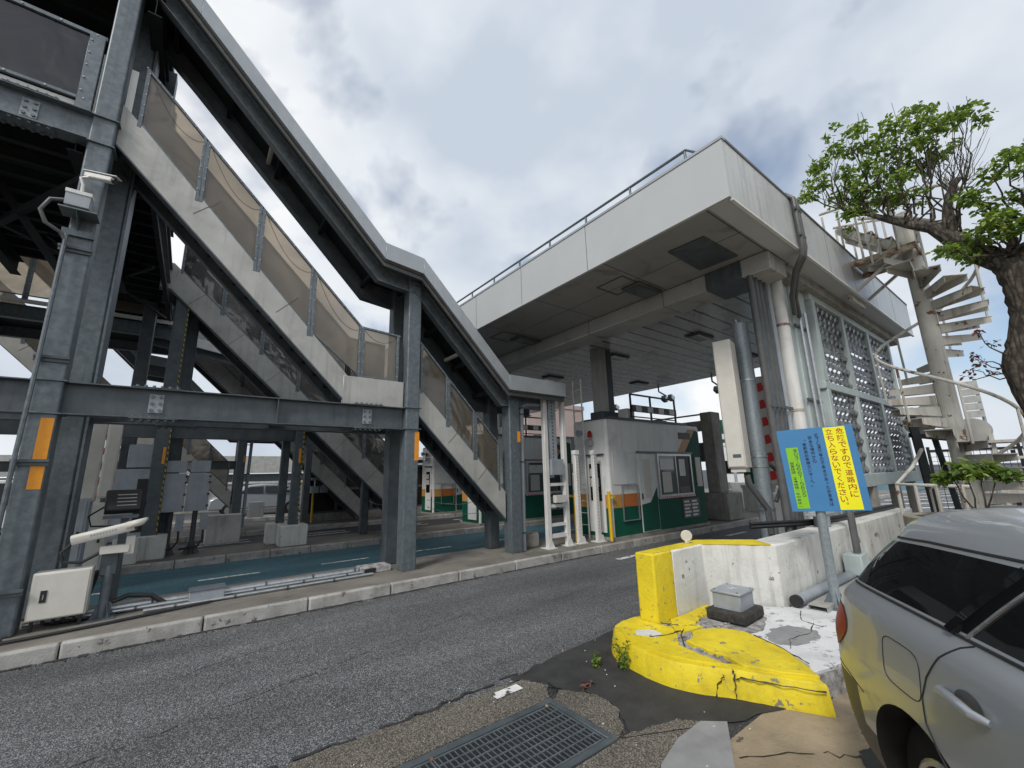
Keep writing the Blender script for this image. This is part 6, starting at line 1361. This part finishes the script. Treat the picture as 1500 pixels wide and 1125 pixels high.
# handle with its recess
hc = [snap(x, z, .028) for x, z in ((1.12,.905),(1.15,.906),(1.19,.905),(1.24,.903),(1.29,.90),(1.32,.898))]
hc[0] = snap(1.115,.905,.004); hc[-1] = snap(1.325,.897,.004)
hd_ = MB(); hd_.tube(hc, [.009,.015,.0165,.0165,.015,.010], 12); ho = obj('door_handle', hd_, carp, body)
b = MB(); c0 = snap(1.235,.905,.0012); ring_ = [snap(1.235+.062*math.cos(a), .905+.038*math.sin(a), .0016) for a in [i*math.pi/10 for i in range(20)]]
b.add([c0]+ring_, [(0, 1+i, 1+(i+1) % 20) for i in range(20)]); obj('handle_recess', b, M('shaded recess tone', (.10,.105,.11), None, 30, .35, .5), body)  # flat patch; darker silver stands in for the shade inside the recess
# tail lamp wrapped round the corner
Fl = (CM.to_3x3() @ Vector((1,1,0))).normalized()
def snapc(u, z, out_):
    o = CM @ Vector((-.35+u*.7, -.35-u*.7, z))-off; hit, loc, nn, idx = body.ray_cast(o, Fl)
    return (loc+off+nn*out_) if hit else None
b = MB(); nx, nz = 10, 10; v = []; ok = True
for i in range(nx+1):
    for j in range(nz+1):
        t_ = j/nz; zz = .73+.22*t_; u0 = -.07+.16*t_**1.6; u1 = .06+.19*math.sin(math.pi*(.12+.60*t_)); q_ = snapc(u0+(u1-u0)*i/nx, zz, .004+.012*math.sin(math.pi*i/nx)*math.sin(math.pi*j/nz))
        if q_ is None: ok = False; break
        v.append(q_)
    if not ok: break
print('LAMP', ok)
if ok: b.add(v, [(i*(nz+1)+j, (i+1)*(nz+1)+j, (i+1)*(nz+1)+j+1, i*(nz+1)+j+1) for i in range(nx) for j in range(nz)]); obj('tail_lamp', b, redl, body)
for cx in (.895, 3.50):
    for cy, dr in ((.20, -1), (1.60, 1)):
        wh = obj('wheel', MB().tube([CM @ Vector((cx,cy-.11,.33)), CM @ Vector((cx,cy-.10,.33)), CM @ Vector((cx,cy+.10,.33)), CM @ Vector((cx,cy+.11,.33))], [.30,.33,.33,.30], 40), rubber, car)
        b = MB(); yq = cy+dr*.112
        for k in range(5):
            a = 2*math.pi*k/5; p0 = CM @ Vector((cx+.03*math.cos(a), yq, .33+.03*math.sin(a))); p1 = CM @ Vector((cx+.205*math.cos(a), yq, .33+.205*math.sin(a))); b.bar(p0, p1, .045, .02, up=tuple(N_))
        b.tube([CM @ Vector((cx+.212*math.cos(a), yq, .33+.212*math.sin(a))) for a in [i*math.pi/16 for i in range(33)]], .014, 6); obj('rim', b, steelc, wh)
obj('door_mirror', MB().xbox(CM @ Matrix.Translation((2.85,-.10,1.02)), .12,.2,.13), carp, body, bevel=.03, seg=2)
rl_ = MB(); 
for yy in (.42, 1.38): rl_.tube([CM @ Vector((x, yy, z)) for x, z in ((.85,1.455),(.95,1.475),(1.6,1.505),(2.4,1.49),(2.5,1.47))], .012, 8)
for o in list(sc.objects):
    for k in ('_o',):
        if k in o.keys(): del o[k]
for mt in bpy.data.materials:
    if '_c' in mt.keys(): del mt['_c']
